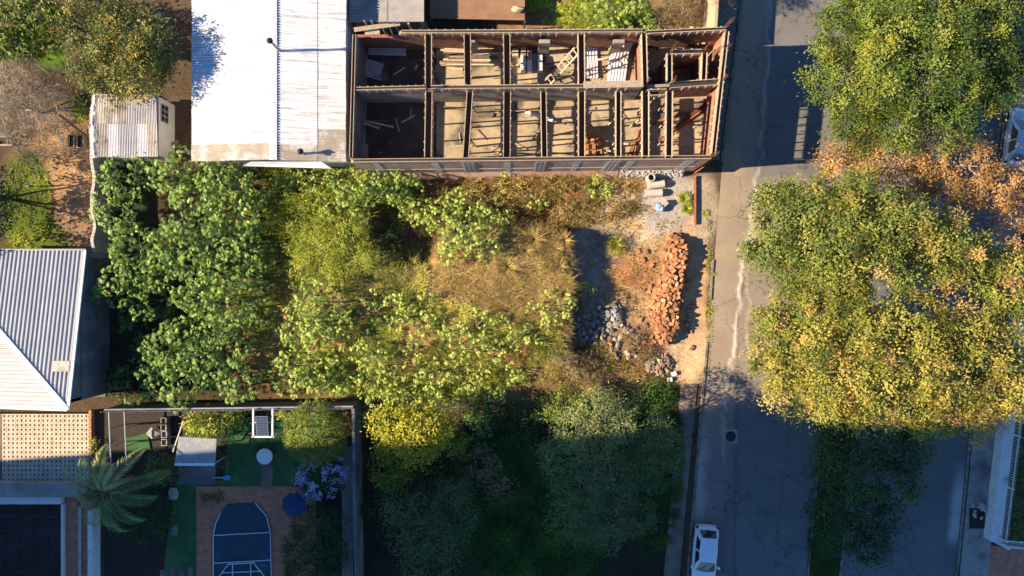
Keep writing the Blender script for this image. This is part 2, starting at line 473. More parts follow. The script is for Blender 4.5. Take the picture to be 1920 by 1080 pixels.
L['orange'] = leafmat('orange', [(0, (.030, .042, .013)), (.4, (.070, .085, .024)), (.7, (.14, .145, .035)), (.86, (.24, .19, .03)), (1, (.42, .19, .02))], .25)
L['greygreen'] = leafmat('greygreen', [(0, (.045, .065, .025)), (.4, (.10, .13, .048)), (.75, (.19, .21, .075)), (1, (.30, .30, .11))], .25)
L['yellow'] = leafmat('yellow', [(0, (.06, .08, .015)), (.4, (.20, .19, .02)), (.75, (.36, .29, .025)), (1, (.46, .36, .05))], .35)
L['dry'] = leafmat('dry', [(0, (.12, .085, .045)), (.5, (.26, .19, .10)), (1, (.44, .35, .20))], .2)
L['drygrass'] = leafmat('drygrass', [(0, (.10, .085, .025)), (.35, (.22, .16, .055)), (.7, (.37, .27, .10)), (1, (.50, .40, .19))], .3)
L['weed'] = leafmat('weed', [(0, (.05, .07, .012)), (.35, (.12, .145, .022)), (.7, (.22, .23, .032)), (1, (.34, .31, .06))], .35)
L['grass'] = leafmat('grass', [(0, (.020, .045, .010)), (.5, (.05, .10, .018)), (1, (.13, .19, .03))], .3)
L['twig'] = leafmat('twig', [(0, (.10, .08, .055)), (.5, (.22, .18, .125)), (1, (.38, .31, .22))], .1)
L['palm'] = leafmat('palm', [(0, (.035, .06, .022)), (.5, (.09, .125, .04)), (1, (.24, .24, .09))], .25)
L['lilac'] = leafmat('lilac', [(0, (.24, .20, .42)), (.5, (.42, .38, .62)), (1, (.70, .68, .78))], .3)

# ------------------------------------------------------------------ foliage builders
def unit(a): return a / np.maximum(np.linalg.norm(a, axis=-1, keepdims=True), 1e-6)

def leaves(C, N_, A, Ln, Wd, rng):
    """one folded diamond per leaf: centres C, normals N_, axes A"""
    A = unit(A - (A * N_).sum(1, keepdims=True) * N_)
    B = np.cross(N_, A)
    Ln = Ln[:, None]; Wd = Wd[:, None]
    v0 = C - A * Ln * .5
    v1 = C + B * Wd * .5 + N_ * Wd * .18
    v2 = C + A * Ln * .5
    v3 = C - B * Wd * .5 + N_ * Wd * .18
    V = np.stack([v0, v1, v2, v3], 1).reshape(-1, 3)
    F = np.arange(len(V)).reshape(-1, 4)
    return V, F

def crown_arrays(lobes, rng, dens=2.2, k=16, leaf=.26, ratio=.5, csig=.38, tint=.45, tsd=.16, inner=.3, low=-.25, flat=.5, bumpy=1.0):
    """lobes: (centre, radius, vertical radius[, tint]); clumps of leaves over bumpy domes, some inside"""
    Cs = []; Ns = []; As = []; Ts = []
    lob = [(np.array(l[0], float), l[1], l[2], (l[3] if len(l) > 3 else tint)) for l in lobes]
    for c, r, rz, t in lob:
        n = max(4, int(dens * 2 * math.pi * r * (r + rz) / 2 * 1.2))
        d = unit(rng.normal(size=(n * 3, 3)))
        d = d[d[:, 2] > low][:n]
        bd = unit(rng.normal(size=(9, 3))); bs = rng.uniform(-.3, .22, 9) * bumpy
        bump = 1 + (np.clip(d @ bd.T - .55, 0, 1) / .45 * bs).sum(1)
        rad = np.where(rng.random(len(d)) < inner, rng.uniform(.45, .85, len(d)), rng.uniform(.86, 1.06, len(d))) * bump
        cc = c + d * rad[:, None] * np.array([r, r, rz])
        keep = np.ones(len(cc), bool)
        for c2, r2, rz2, _ in lob:
            if c2 is c: continue
            q = (cc - c2) / np.array([r2, r2, rz2])
            keep &= (np.linalg.norm(q, axis=1) > .72)
        cc = cc[keep]; d = d[keep]
        ct = rng.normal(t, tsd, len(cc))
        kk = k
        off = rng.normal(size=(len(cc), kk, 3)) * csig * np.array([1, 1, .6]) * rng.uniform(.55, 1.35, (len(cc), 1, 1))
        C = (cc[:, None, :] + off)
        tilt = rng.normal(size=(len(cc), 1, 3)) * .50
        nn = unit(d)[:, None, :] * flat + np.array([0, 0, .55]) + tilt + rng.normal(size=off.shape) * .32
        ax = off + rng.normal(size=off.shape) * .25 * csig + np.array([0, 0, -.1 * csig])
        T = ct[:, None] + rng.normal(size=(len(cc), kk)) * .06
        Cs.append(C.reshape(-1, 3)); Ns.append(unit(nn.reshape(-1, 3))); As.append(ax.reshape(-1, 3)); Ts.append(T.ravel())
    C = np.concatenate(Cs); N_ = np.concatenate(Ns); A = np.concatenate(As); T = np.concatenate(Ts)
    Ln = leaf * rng.uniform(.65, 1.3, len(C))
    V, F = leaves(C, N_, A, Ln, Ln * ratio, rng)
    return V, F, np.clip(np.repeat(T, 4), 0, 1)

def limbs(base, lobes, r0, rng, sub=3, fork=None):
    """tapered trunk that forks into one limb per lobe with thinner branches"""
    m = MB()
    base = Vector(base)
    cx = sum(l[0][0] for l in lobes) / len(lobes); cy = sum(l[0][1] for l in lobes) / len(lobes)
    zt = min(l[0][2] for l in lobes)
    f = Vector(fork) if fork else Vector((base.x * .6 + cx * .4, base.y * .6 + cy * .4, base.z + (zt - base.z) * .45))
    mid = base.lerp(f, .5) + Vector((rng.normal() * r0, rng.normal() * r0, 0))
    m.tube([base - Vector((0, 0, .15)), base + Vector((0, 0, .25)), mid, f], [r0 * 1.35, r0, r0 * .85, r0 * .75], 9)
    for l in lobes:
        c = Vector(l[0])
        q = f.lerp(c, .55) + Vector((rng.normal() * .3, rng.normal() * .3, .25))
        e = c + Vector((0, 0, l[2] * .45))
        rl = r0 * .5
        m.tube([f - Vector((0, 0, .1)), q, e], [rl, rl * .6, rl * .25], 6)
        for s in range(sub):
            a = rng.uniform(0, 6.28)
            b = q.lerp(e, rng.uniform(.0, .9))
            t = c + Vector((math.cos(a) * l[1] * .85, math.sin(a) * l[1] * .85, l[2] * rng.uniform(.1, .7)))
            m.tube([b, b.lerp(t, .5) + Vector((0, 0, .15)), t], [rl * .35, rl * .22, rl * .08], 5)
    return m

def lobes_px(lst, dz=None):
    """(px, py, radius px, z of the top[, tint]) -> world lobes; the lobe's top touches z"""
    out = []
    for l in lst:
        px, py, r, zt = l[:4]
        k = (H - zt + .6) / H / S
        rm = r * k
        rz = min(rm * .75, zt * .42)
        p = W(px, py, zt - rz * .6)
        e = ((p.x, p.y, zt - rz), rm, rz)
        out.append(e + ((l[4],) if len(l) > 4 else ()))
    return out

def tree(name, label, cat, base_px, lob, lm, r0=.18, group=None, seed=1, bark='bark', sub=3, **kw):
    rng = np.random.default_rng(seed)
    b = G(*base_px)
    root = thing(name, label, cat, b, group)
    lw = lobes_px(lob)
    limbs(b, lw, r0, rng, sub).build('trunk', M[bark], root, smooth=True)
    fill = kw.pop('fill', 0)
    V, F, T = crown_arrays(lw, rng, **kw)
    if fill:
        k2 = dict(kw); k2.update(dens=fill, inner=.5, low=-.7)
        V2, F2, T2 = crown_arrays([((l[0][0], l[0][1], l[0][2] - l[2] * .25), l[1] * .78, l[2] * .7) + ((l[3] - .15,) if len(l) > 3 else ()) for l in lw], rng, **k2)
        F = np.concatenate([F, F2 + len(V)]); V = np.concatenate([V, V2]); T = np.concatenate([T, T2])
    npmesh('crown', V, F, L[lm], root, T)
    return root

STAR = None
def rosette_arrays(pos, up, rad, rng, nleaf=10, lobesn=7, tint=.5):
    """palmate leaves round a shoot tip; pos (n,3), rad (n,)"""
    Vs = []; Ts = []
    n = len(pos)
    for j in range(nleaf):
        fr = (j + .5) / nleaf
        az = j * 2.39996 + rng.uniform(0, 6.28, n)
        el = np.radians(70 - 85 * fr) + rng.normal(0, .12, n)       # young leaves upright, old ones drooping
        d = np.stack([np.cos(az) * np.cos(el), np.sin(az) * np.cos(el), np.sin(el)], 1)
        hub = pos + d * (rad * (.30 + .62 * fr))[:, None]
        size = rad * rng.uniform(.42, .66, n) * (.6 + .5 * fr)
        # blade plane: its normal leans up and outwards
        nr = unit(np.stack([np.cos(az) * .35, np.sin(az) * .35, np.full(n, .8)], 1) + rng.normal(0, .38, (n, 3)))
        a = unit(d - (d * nr).sum(1, keepdims=True) * nr); b = np.cross(nr, a)
        t = tint + .28 * (1 - fr) - .10 + rng.normal(0, .12, n)
        for q in range(lobesn):
            th = (q - (lobesn - 1) / 2) * (4.6 / lobesn)
            ln = size * (1 - .10 * abs(q - (lobesn - 1) / 2))
            dr = a * math.cos(th) + b * math.sin(th)
            pr = np.cross(nr, dr)
            w = ln * .155
            v0 = hub
            v1 = hub + dr * (ln * .55)[:, None] + pr * w[:, None]
            v2 = hub + dr * ln[:, None] - nr * (ln * .22)[:, None]
            v3 = hub + dr * (ln * .55)[:, None] - pr * w[:, None]
            Vs.append(np.stack([v0, v1, v2, v3], 1)); Ts.append(np.repeat(t[:, None], 4, 1))
    V = np.concatenate(Vs).reshape(-1, 3); T = np.concatenate(Ts).ravel()
    return V, np.arange(len(V)).reshape(-1, 4), np.clip(T, 0, 1)

def castor(px, py, r, h, label, group, seed, lm='castor', dens=2.9, rr=.46, tint=.42, name='castor_bush'):
    """leggy shrub whose bare stems end in rosettes of star-shaped leaves"""
    rng = np.random.default_rng(seed)
    b = G(px, py)
    b = W(960 + (px - 960) * 1.0, py, b.z + h * .8); b.z = float(terrain(b.x, b.y))
    root = thing(name, label, 'shrub', b, group)
    rm = r / S * .93
    n = max(4, int(dens * math.pi * rm * rm))
    # rosettes spread evenly over an uneven dome
    pts = []
    tries = 0
    mind = .72 * math.sqrt(rm * rm * math.pi / n)
    lump = rng.uniform(0, 6.28, 3)
    while len(pts) < n and tries < 4000:
        tries += 1
        a = rng.uniform(0, 6.28); q = math.sqrt(rng.uniform(0, 1))
        edge = 1 + .16 * math.sin(3 * a + lump[0]) + .10 * math.sin(5 * a + lump[1])
        x, y = math.cos(a) * q * rm * edge, math.sin(a) * q * rm * edge
        z = h * (1 - .40 * q * q) + rng.normal(0, .14)
        if all((x - p[0]) ** 2 + (y - p[1]) ** 2 > mind * mind for p in pts): pts.append((x, y, max(z, .3)))
        elif tries % 60 == 0: mind *= .93
    P = np.array(pts) + np.array(b)
    rad = rr * rng.uniform(.75, 1.2, len(P))
    V, F, T = rosette_arrays(P, None, rad, rng, 9, 7, tint)
    # a lower, sparser storey of leaves
    m2 = len(P) // 2
    P2 = P[:m2] + np.stack([rng.normal(0, .25, m2), rng.normal(0, .25, m2), -h * rng.uniform(.18, .4, m2)], 1)
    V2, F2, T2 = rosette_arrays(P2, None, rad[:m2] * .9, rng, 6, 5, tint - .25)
    V = np.concatenate([V, V2]); F = np.concatenate([F, F2 + len(V) - len(V2)]); T = np.concatenate([T, T2])
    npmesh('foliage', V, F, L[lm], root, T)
    m = MB()
    ns = max(2, int(rm * 2.2))
    forks = []
    for i in range(ns):
        a = rng.uniform(0, 6.28); q = rng.uniform(.15, .55) * rm
        f = Vector(b) + Vector((math.cos(a) * q, math.sin(a) * q, h * .5))
        forks.append(f)
        b0 = Vector(b) + Vector((math.cos(a) * .15, math.sin(a) * .15, -.12))
        m.tube([b0, b0.lerp(f, .5), f], [.055, .045, .038], 6)
    for p in P:
        p = Vector(p)
        f = min(forks, key=lambda g: (g - p).length)
        m.tube([f, f.lerp(p, .6) + Vector((0, 0, -.08)), p], [.03, .022, .014], 4)
    m.build('stem', M['stem_green'], root, smooth=True)
    return root

def grass_arrays(P, ln, rng, lean=.5, wd=.035, tint=None):
    """bent blades: two stacked quads collapsed into one quad + tip"""
    n = len(P)
    a = rng.uniform(0, 6.28, n)
    d = np.stack([np.cos(a), np.sin(a), np.zeros(n)], 1); s = np.stack([-np.sin(a), np.cos(a), np.zeros(n)], 1)
    le = (lean * rng.uniform(.3, 1.5, n))[:, None]
    ln = ln[:, None]
    mid = P + d * ln * le * .35 + np.array([0, 0, 1]) * ln * .6
    tip = P + d * ln * le + np.array([0, 0, 1]) * ln * np.clip(1 - .45 * le, .15, 1)
    w = wd * rng.uniform(.6, 1.3, n)[:, None]
    V = np.stack([P - s * w * .5, mid - s * w * .5, tip, mid + s * w * .5], 1)
    # diamond from base over mid to tip
    V[:, 0] = P
    V = V.reshape(-1, 3)
    return V, np.arange(len(V)).reshape(-1, 4), np.clip(np.repeat(tint, 4), 0, 1)
# ------------------------------------------------------------------ the ground
def build_ground():
    fx = np.arange(-36, 36.01, .2); fy = np.arange(-21, 21.01, .2)
    cx = np.array([-400, -200, -100, -60, -45]); cy = np.array([-400, -200, -100, -60, -30])
    xs = np.concatenate([cx, fx, -cx[::-1]]); ys = np.concatenate([cy, fy, -cy[::-1]])
    X, Y = np.meshgrid(xs, ys)
    Z = terrain(X, Y)
    u = X * S + 960; v = 540 - Y * S
    far = (np.abs(X) > 37) | (np.abs(Y) > 22)
    Z = np.where(far, 0, Z)
    c = np.zeros(X.shape + (3,)) + np.array([.105, .075, .05])
    def lay(m, col):
        nonlocal c
        c = c * (1 - m[..., None]) + np.array(col) * m[..., None]
    # yard behind the wavy wall
    lay(ell(u, v, 120, 350, 90, 130, .3), (.44, .28, .15))
    lay(ell(u, v, 130, 420, 60, 60, .4), (.30, .20, .12))
    lay(ell(u, v, 50, 390, 45, 105, .25), (.085, .13, .020))
    lay(ell(u, v, 75, 450, 50, 40, .3), (.10, .15, .022))
    lay(ell(u, v, 95, 110, 30, 22, .3), (.10, .18, .02))
    lay(ell(u, v, 150, 210, 14, 18, .3), (.12, .17, .02))
    # vacant lot
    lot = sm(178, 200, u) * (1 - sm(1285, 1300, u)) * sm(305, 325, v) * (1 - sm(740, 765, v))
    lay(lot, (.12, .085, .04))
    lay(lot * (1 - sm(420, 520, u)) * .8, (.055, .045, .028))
    lay(lot * ell(u, v, 760, 590, 330, 150, .35), (.34, .23, .095))
    lay(lot * ell(u, v, 950, 540, 120, 90, .3), (.34, .245, .10))
    lay(lot * ell(u, v, 600, 430, 110, 90, .4), (.16, .16, .035))
    lay(lot * ell(u, v, 880, 480, 45, 20, .3), (.34, .13, .05))
    lay(lot * ell(u, v, 660, 640, 70, 30, .4), (.33, .20, .08))
    lay(lot * ell(u, v, 980, 660, 50, 18, .4), (.30, .11, .045))
    lay(lot * ell(u, v, 1000, 400, 70, 30, .5), (.17, .075, .035))
    lay(lot * ell(u, v, 1045, 362, 42, 11, .3), (.40, .165, .075))
    lay(lot * ell(u, v, 1000, 333, 200, 9, .4), (.34, .15, .065))
    lay(ell(u, v, 770, 415, 74, 70, .4, .5), (.10, .062, .036))  # pit soil darkened, its shadow put into the colour
    # drive
    lay(ell(u, v, 1190, 500, 120, 190, .2), (.45, .31, .17))
    lay(ell(u, v, 1150, 440, 70, 50, .3), (.52, .42, .31))
    lay(ell(u, v, 1190, 390, 50, 40, .3), (.50, .38, .23))
    lay(ell(u, v, 1110, 490, 40, 80, .4), (.30, .27, .23))
    lay(ell(u, v, 1265, 385, 70, 62, .25), (.44, .40, .36))
    lay(ell(u, v, 1190, 520, 45, 50, .4), (.40, .20, .095))
    lay(ell(u, v, 1200, 600, 50, 60, .4), (.46, .31, .18))
    lay(ell(u, v, 1160, 660, 110, 60, .3), (.26, .155, .085))
    lay(ell(u, v, 1290, 640, 40, 90, .3), (.60, .44, .26))
    lay(ell(u, v, 1300, 520, 30, 120, .3), (.50, .33, .19))
    lay(ell(u, v, 1320, 390, 25, 70, .3), (.40, .33, .25))
    # lot to the south and verge
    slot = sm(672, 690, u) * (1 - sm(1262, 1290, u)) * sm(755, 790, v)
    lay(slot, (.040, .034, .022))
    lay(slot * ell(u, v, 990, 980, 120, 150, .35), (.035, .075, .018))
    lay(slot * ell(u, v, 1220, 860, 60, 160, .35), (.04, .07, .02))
    lay(ell(u, v, 1240, 745, 60, 30, .3), (.07, .085, .03))
    # behind the shell
    lay(ell(u, v, 1050, 30, 110, 60, .3), (.30, .17, .08))
    lay(ell(u, v, 1100, 20, 50, 40, .3), (.22, .20, .06))
    lay(ell(u, v, 1260, 25, 60, 45, .3), (.22, .16, .08))
    # median between the roads
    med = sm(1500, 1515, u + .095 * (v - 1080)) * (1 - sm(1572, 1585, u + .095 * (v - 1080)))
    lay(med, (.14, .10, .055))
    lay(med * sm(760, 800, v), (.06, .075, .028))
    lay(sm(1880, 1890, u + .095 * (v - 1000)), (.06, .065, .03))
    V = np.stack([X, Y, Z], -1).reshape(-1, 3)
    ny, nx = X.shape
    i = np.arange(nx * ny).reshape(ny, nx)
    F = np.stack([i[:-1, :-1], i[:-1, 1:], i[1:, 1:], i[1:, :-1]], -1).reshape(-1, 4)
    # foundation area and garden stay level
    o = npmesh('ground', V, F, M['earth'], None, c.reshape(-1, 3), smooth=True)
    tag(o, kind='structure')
build_ground()

TILT = .095                         # both roads lean the same way in the photograph
def xw(x1080, v): return x1080 + TILT * (1080 - v)
def wedge(v):                       # west kerb of the near road
    return np.interp(v, [-400, 0, 200, 330, 480, 660, 780, 1080, 1500], [1425, 1393, 1368, 1352, 1340, 1327, 1316, 1292, 1260])

def road(name, fw, fe, z, colour):
    vsn = np.concatenate([np.array([-9000, -3000, -1200, -500]), np.arange(-200, 1300, 7.), np.array([1600, 2500, 4000, 9000])])
    ts = np.linspace(0, 1, 61)
    P = []
    for v in vsn:
        a, b = float(fw(v)), float(fe(v))
        for t in ts: P.append((a + (b - a) * t, v))
    P = np.array(P)
    c = colour(P[:, 0], P[:, 1])
    V = np.stack([(P[:, 0] - 960) / S, (540 - P[:, 1]) / S, np.full(len(P), z)], 1)
    i = np.arange(len(V)).reshape(len(vsn), len(ts))
    F = np.stack([i[:-1, :-1], i[1:, :-1], i[1:, 1:], i[:-1, 1:]], -1).reshape(-1, 4)
    o = npmesh(name, V, F, M['asphalt'], None, c)
    tag(o, kind='structure')

def near_colour(u, v):
    c = np.zeros((len(u), 3)) + np.array([.155, .147, .142])
    def lay(m, col):
        nonlocal c
        c = c * (1 - m[:, None]) + np.array(col) * m[:, None]
    w = np.interp(v, [-400, 0, 200, 330, 480, 660, 780, 1080, 1500], [1425, 1393, 1368, 1352, 1340, 1327, 1316, 1292, 1260])
    d = u - w
    n1 = vnoise(u, v * .3, 14.); n2 = vnoise(u, v, 45.)
    lay((1 - sm(30, 75, d + 20 * (n1 - .5))) * (1 - .65 * sm(740, 860, v)), (.30, .235, .17))
    lay(.7 * sm(325, 345, v) * (1 - sm(700, 760, v)), (.28, .225, .165))  # warm sunlight on the open reach, painted as a tan band
    lay((1 - sm(5, 26, d + 16 * (n2 - .5))), (.30, .235, .17))
    lay((1 - sm(8, 34, d + 14 * (n2 - .5))) * sm(780, 860, v) * (1 - sm(960, 990, v)) * sm(.35, .6, n2), (.36, .32, .28))
    lay((d < 40) * sm(940, 990, v) * .5, (.2, .16, .14))
    # pale wash line where water has run
    line = np.interp(v, [0, 90, 200, 330, 420, 480, 560, 660, 760, 900], [1447, 1441, 1436, 1424, 1415, 1398, 1383, 1377, 1362, 1354])
    wob = 16 * (vnoise(v, v * 0, 34.) - .5) + 9 * (vnoise(v + 99, v * 0, 11.) - .5)
    wd = np.interp(v, [0, 300, 400, 500, 620, 760, 900], [2.2, 2.5, 5, 3.2, 2.6, 2.2, 2])
    m = np.exp(-((u - line - wob) / wd) ** 2) * np.interp(v, [0, 320, 360, 640, 760, 900], [.35, .45, 1.1, 1.2, .8, 0]) * (.45 + .9 * vnoise(u, v, 11.))
    lay(np.clip(m, 0, 1), (.60, .54, .46))
    line2 = np.interp(v, [430, 520, 640], [1420, 1402, 1400])
    m = np.exp(-((u - line2 - wob) / 2.2) ** 2) * (v > 430) * (v < 650) * .5
    lay(np.clip(m, 0, 1), (.48, .42, .36))
    jn = np.interp(v, [330, 600, 1080], [1421, 1384, 1376])        # tar joint
    lay(np.exp(-((u - jn) / 1.6) ** 2) * .55 * sm(330, 360, v), (.06, .052, .045))
    jn2 = xw(1452, v)
    lay(np.exp(-((u - jn2 - wob * .6) / 1.5) ** 2) * .4, (.07, .06, .055))
    return c

def far_colour(u, v):
    c = np.zeros((len(u), 3)) + np.array([.145, .14, .138])
    d = xw(1790, v) - u
    n2 = vnoise(u, v, 40.)
    m = (1 - sm(4, 24, d + 18 * (n2 - .5))) * sm(850, 930, v) * (1 - sm(1000, 1030, v))
    c = c * (1 - m[:, None]) + np.array([.44, .41, .38]) * m[:, None]
    return c
road('road', wedge, lambda v: xw(1511, v), .02, near_colour)
road('far_road', lambda v: xw(1578, v), lambda v: xw(1790, v), .02, far_colour)

def strip(name, fa, fb, v0, v1, z0, z1, m, kind='structure', step=30, **kw):
    vv = np.arange(v0, v1 + 1, step)
    pts = [W(float(fa(v)), v) for v in vv] + [W(float(fb(v)), v) for v in vv[::-1]]
    mb = MB(); mb.prism([(p.x, p.y) for p in pts], z0, z1)
    o = mb.build(name, M[m])
    if kind: tag(o, kind=kind)
    return o

# kerb stones along the near road (each piece its own object), broken off along the drive
kerb_root = thing('kerb', 'low weathered kerb of separate stones edging the near road', 'kerb', W(1340, 540))
mk = MB(); mk.box(-.07, .07, -.46, .46, -.12, .0)
mesh_k = mk.mesh('kerb_stone'); mesh_k.materials.append(M['kerb'])
def kerb_run(fx, v0, v1, root, top=.11):
    v = v0
    while v < v1:
        if not (300 < v < 470 and root is kerb_root) and not (545 < v < 640 and root is kerb_root):
            a, b = W(float(fx(v)), v), W(float(fx(v + 26)), v + 26)
            o = link(bpy.data.objects.new('kerb_stone', mesh_k)); o.parent = root
            o.location = (a + b) / 2 - root.location + Vector((0, 0, top + rnd.uniform(-.02, .015)))
            o.rotation_euler = (0, rnd.uniform(-.05, .05), math.atan2(b.y - a.y, b.x - a.x) + math.pi / 2 + rnd.uniform(-.02, .02))
        v += 26
kerb_run(lambda v: wedge(v) - 3, -60, 1140, kerb_root)
kerb2 = thing('kerb', 'kerb of pale stones between the far road and the pavement', 'kerb', W(1830, 800))
kerb_run(lambda v: xw(1793, v), -60, 1140, kerb2)
kerb3 = thing('kerb', 'worn kerb edging the planted median beside the near road', 'kerb', W(1540, 700))
kerb_run(lambda v: xw(1514, v), 700, 1140, kerb3, .09)
kerb4 = thing('kerb', 'worn kerb edging the planted median beside the far road', 'kerb', W(1600, 700))
kerb_run(lambda v: xw(1575, v), 700, 1140, kerb4, .09)

strip('pavement', lambda v: wedge(v) - np.interp(v, [720, 1080], [44, 48]), lambda v: wedge(v) - np.interp(v, [720, 850, 1080], [14, 16, 18]), 720, 1140, -.1, .07, 'paving_brown')
strip('far_pavement', lambda v: xw(1798, v), lambda v: xw(1850, v), -60, 1140, -.1, .10, 'concrete')
# front pavement before the shell
strip('shell_pavement', lambda v: wedge(v) - 52, lambda v: wedge(v) - 7, -60, 320, -.1, .08, 'concrete_dark')

# ------------------------------------------------------------------ generic roof sheet
def corr_mesh(name, ul, vl, pitch, amp, seg=4, trap=False):
    """corrugated sheet in local axes: ribs along u (x), waves across v (y)"""
    n = max(1, int(round(vl / pitch))) * seg
    vv = np.linspace(0, vl, n + 1)
    if trap:
        ph = (vv / pitch) % 1
        z = amp * np.where(ph < .26, 1, np.where(ph < .49, -1, np.where(ph < .76, -1, 0)))
    else:
        z = amp * np.sin(vv / pitch * 2 * np.pi)
    mb = MB()
    pts = [(0, y, q) for y, q in zip(vv, z)] + [(ul, y, q) for y, q in zip(vv, z)]
    m = n + 1
    mb.add(pts, [(i, m + i, m + i + 1, i + 1) for i in range(n)])
    return mb.mesh(name)

def sheet(me, name, o, ud, vd, matl, parent=None, origin=None):
    """place a corrugated sheet: origin o, rib direction ud, across vd (world)"""
    ud = Vector(ud).normalized(); vd = Vector(vd).normalized(); w = ud.cross(vd).normalized()
    ob = link(bpy.data.objects.new(name, me))
    if not me.materials: me.materials.append(matl)
    ob.material_slots[0].link = 'OBJECT'; ob.material_slots[0].material = matl
    mt = Matrix(((ud.x, vd.x, w.x, 0), (ud.y, vd.y, w.y, 0), (ud.z, vd.z, w.z, 0), (0, 0, 0, 1)))
    p = Vector(o) - (wloc(parent) if parent else Vector((0, 0, 0)))
    ob.parent = parent
    ob.matrix_basis = Matrix.Translation(p) @ mt
    return ob

# ------------------------------------------------------------------ long house with the white corrugated roof
def white_house():
    xw0, xr, xe = -20.5, -15.05, -10.62
    ze, zr = 3.75, 4.40
    ys, yn = 8.1, 24.5
    root = thing('white_roof_house', 'long house with bright white corrugated gable roof beside the brick shell', 'house', (xr, 14, 0))
    m = MB(); m.box(xw0 + .35, xe - .2, ys + .28, yn, -.1, ze - .12); m.build('wall', M['plaster_white'], root)
    m = MB()
    m.add([(xw0 + .35, ys + .283, ze - .12), (xe - .2, ys + .283, ze - .12), (xr, ys + .283, zr - .1), (xw0 + .35, ys + .5, ze - .12), (xe - .2, ys + .5, ze - .12), (xr, ys + .5, zr - .1)],
          [(0, 1, 2), (5, 4, 3), (0, 2, 5, 3), (1, 4, 5, 2)])
    m.build('gable', M['plaster_white'], root)
    # lean-to strip of white wall cap under the south eave
    a, b, c, d = W(455, 311, 2.9), W(622, 316, 2.9), W(602, 303, 3.3), W(470, 303, 3.3)
    m = MB(); m.add([a, b, c, d, a - Vector((0, 0, .1)), b - Vector((0, 0, .1)), c - Vector((0, 0, .1)), d - Vector((0, 0, .1))],
                    [(0, 1, 2, 3), (7, 6, 5, 4), (0, 4, 5, 1), (1, 5, 6, 2), (2, 6, 7, 3), (3, 7, 4, 0)])
    m.build('lean_to_roof', M['zinc_white'], root)
    wd = 1.02
    rows = [(xw0, -17.95, 'w'), (-18.1, xr, 'w'), (xe, -12.5, 'e'), (-12.38, xr, 'e')]
    n = int((yn - ys) / wd)
    for (x0, x1, side) in rows:
        ref = xw0 if side == 'w' else xe
        sl = (zr - ze) / abs(xr - ref)
        z0 = ze + abs(x0 - ref) * sl; z1 = ze + abs(x1 - ref) * sl
        ln = math.hypot(x1 - x0, z1 - z0)
        me = corr_mesh('roof_sheet', ln, wd + .04, .17, .028, 6)
        lift = .014 if x1 == xr else .0
        for k in range(n):
            y = ys + k * wd
            q = 'roof_worn' if (k == 0 and side == 'w') or (k <= 1 and x0 in (xe,)) or (k == 0 and side == 'e') else 'roof_white'
            jig = rnd.uniform(-.03, .03)
            if side == 'w':
                sheet(me, 'roof_sheet', (x0 + jig * (lift == 0), y, z0 + lift + rnd.uniform(0, .02)), (x1 - x0, 0, z1 - z0), (0, 1, 0), M[q], root)
            else:
                sheet(me, 'roof_sheet', (x0 + jig * (lift == 0), y + wd, z0 + lift + rnd.uniform(0, .012)), (x1 - x0, 0, z1 - z0), (0, -1, 0), M[q], root)
    # ridge capping in lengths
    y = ys - .02
    while y < yn:
        m = MB()
        for s, e in ((-1, xw0), (1, xe)):
            sl = (zr - ze) / abs(xr - e)
            m.add([(xr, y, zr + .10), (xr, y + 1.78, zr + .10), (xr + s * .24, y + 1.78, zr + .10 - .24 * sl - .015), (xr + s * .24, y, zr + .10 - .24 * sl - .015)], [(0, 1, 2, 3)])
        m.build('ridge_cap', M['ridge_white'], root)
        y += 1.8
    # overlapped paint patches: bare sheet near the south eave is its own colour; splash of white left at the corner
    for (px, py, hgt, r) in ((525, 96, 1.75, .085), (571, 289, .75, .08)):
        z = zr - .12 if px < 540 else zr - .5
        p = W(px, py, z)
        pipe = MB(); pipe.tube([p - Vector((0, 0, .2)), p + Vector((0, 0, hgt))], [r, r], 10)
        o = pipe.build('flue_pipe', M['roof_grey'], root, smooth=False)
        cap = MB(); cap.lathe(p + Vector((0, 0, hgt)), [(0, .30), (.06, .29), (.2, .14), (.2, .11), (.09, .10), (.09, -.05)], 14)
        cap.build('cowl', M['black_plastic'], o)
    return root
white_house()

def annex():
    z = 2.6
    a = W(655, 42, z); b = W(792, 46, z)
    root = thing('annex', 'small annex with grey corrugated roof behind the brick shell', 'shed', (a.x + 2, a.y + 2, 0))
    m = MB(); m.box(a.x + .15, b.x - .2, a.y + .25, a.y + 5, -.1, z - .12); m.build('wall', M['plaster_grey'], root)
    ln = (b.x - a.x) / 2
    me = corr_mesh('roof_sheet', ln + .12, 1.0, .2, .032, 5)
    for k in range(5):
        for c in range(2):
            sheet(me, 'roof_sheet', (a.x + c * ln, a.y + k * .98, z + .02 + c * .045), (1, 0, .03), (0, 1, 0), M['roof_grey'], root)
    for px in (768, 690, 720):
        p = W(px, 52, 2.0)
        m = MB(); m.bar((p.x, a.y - .05, 0), (p.x, a.y - .05, 2.55), .1, .1); m.build('post', M['timber_pale'], root)
annex()

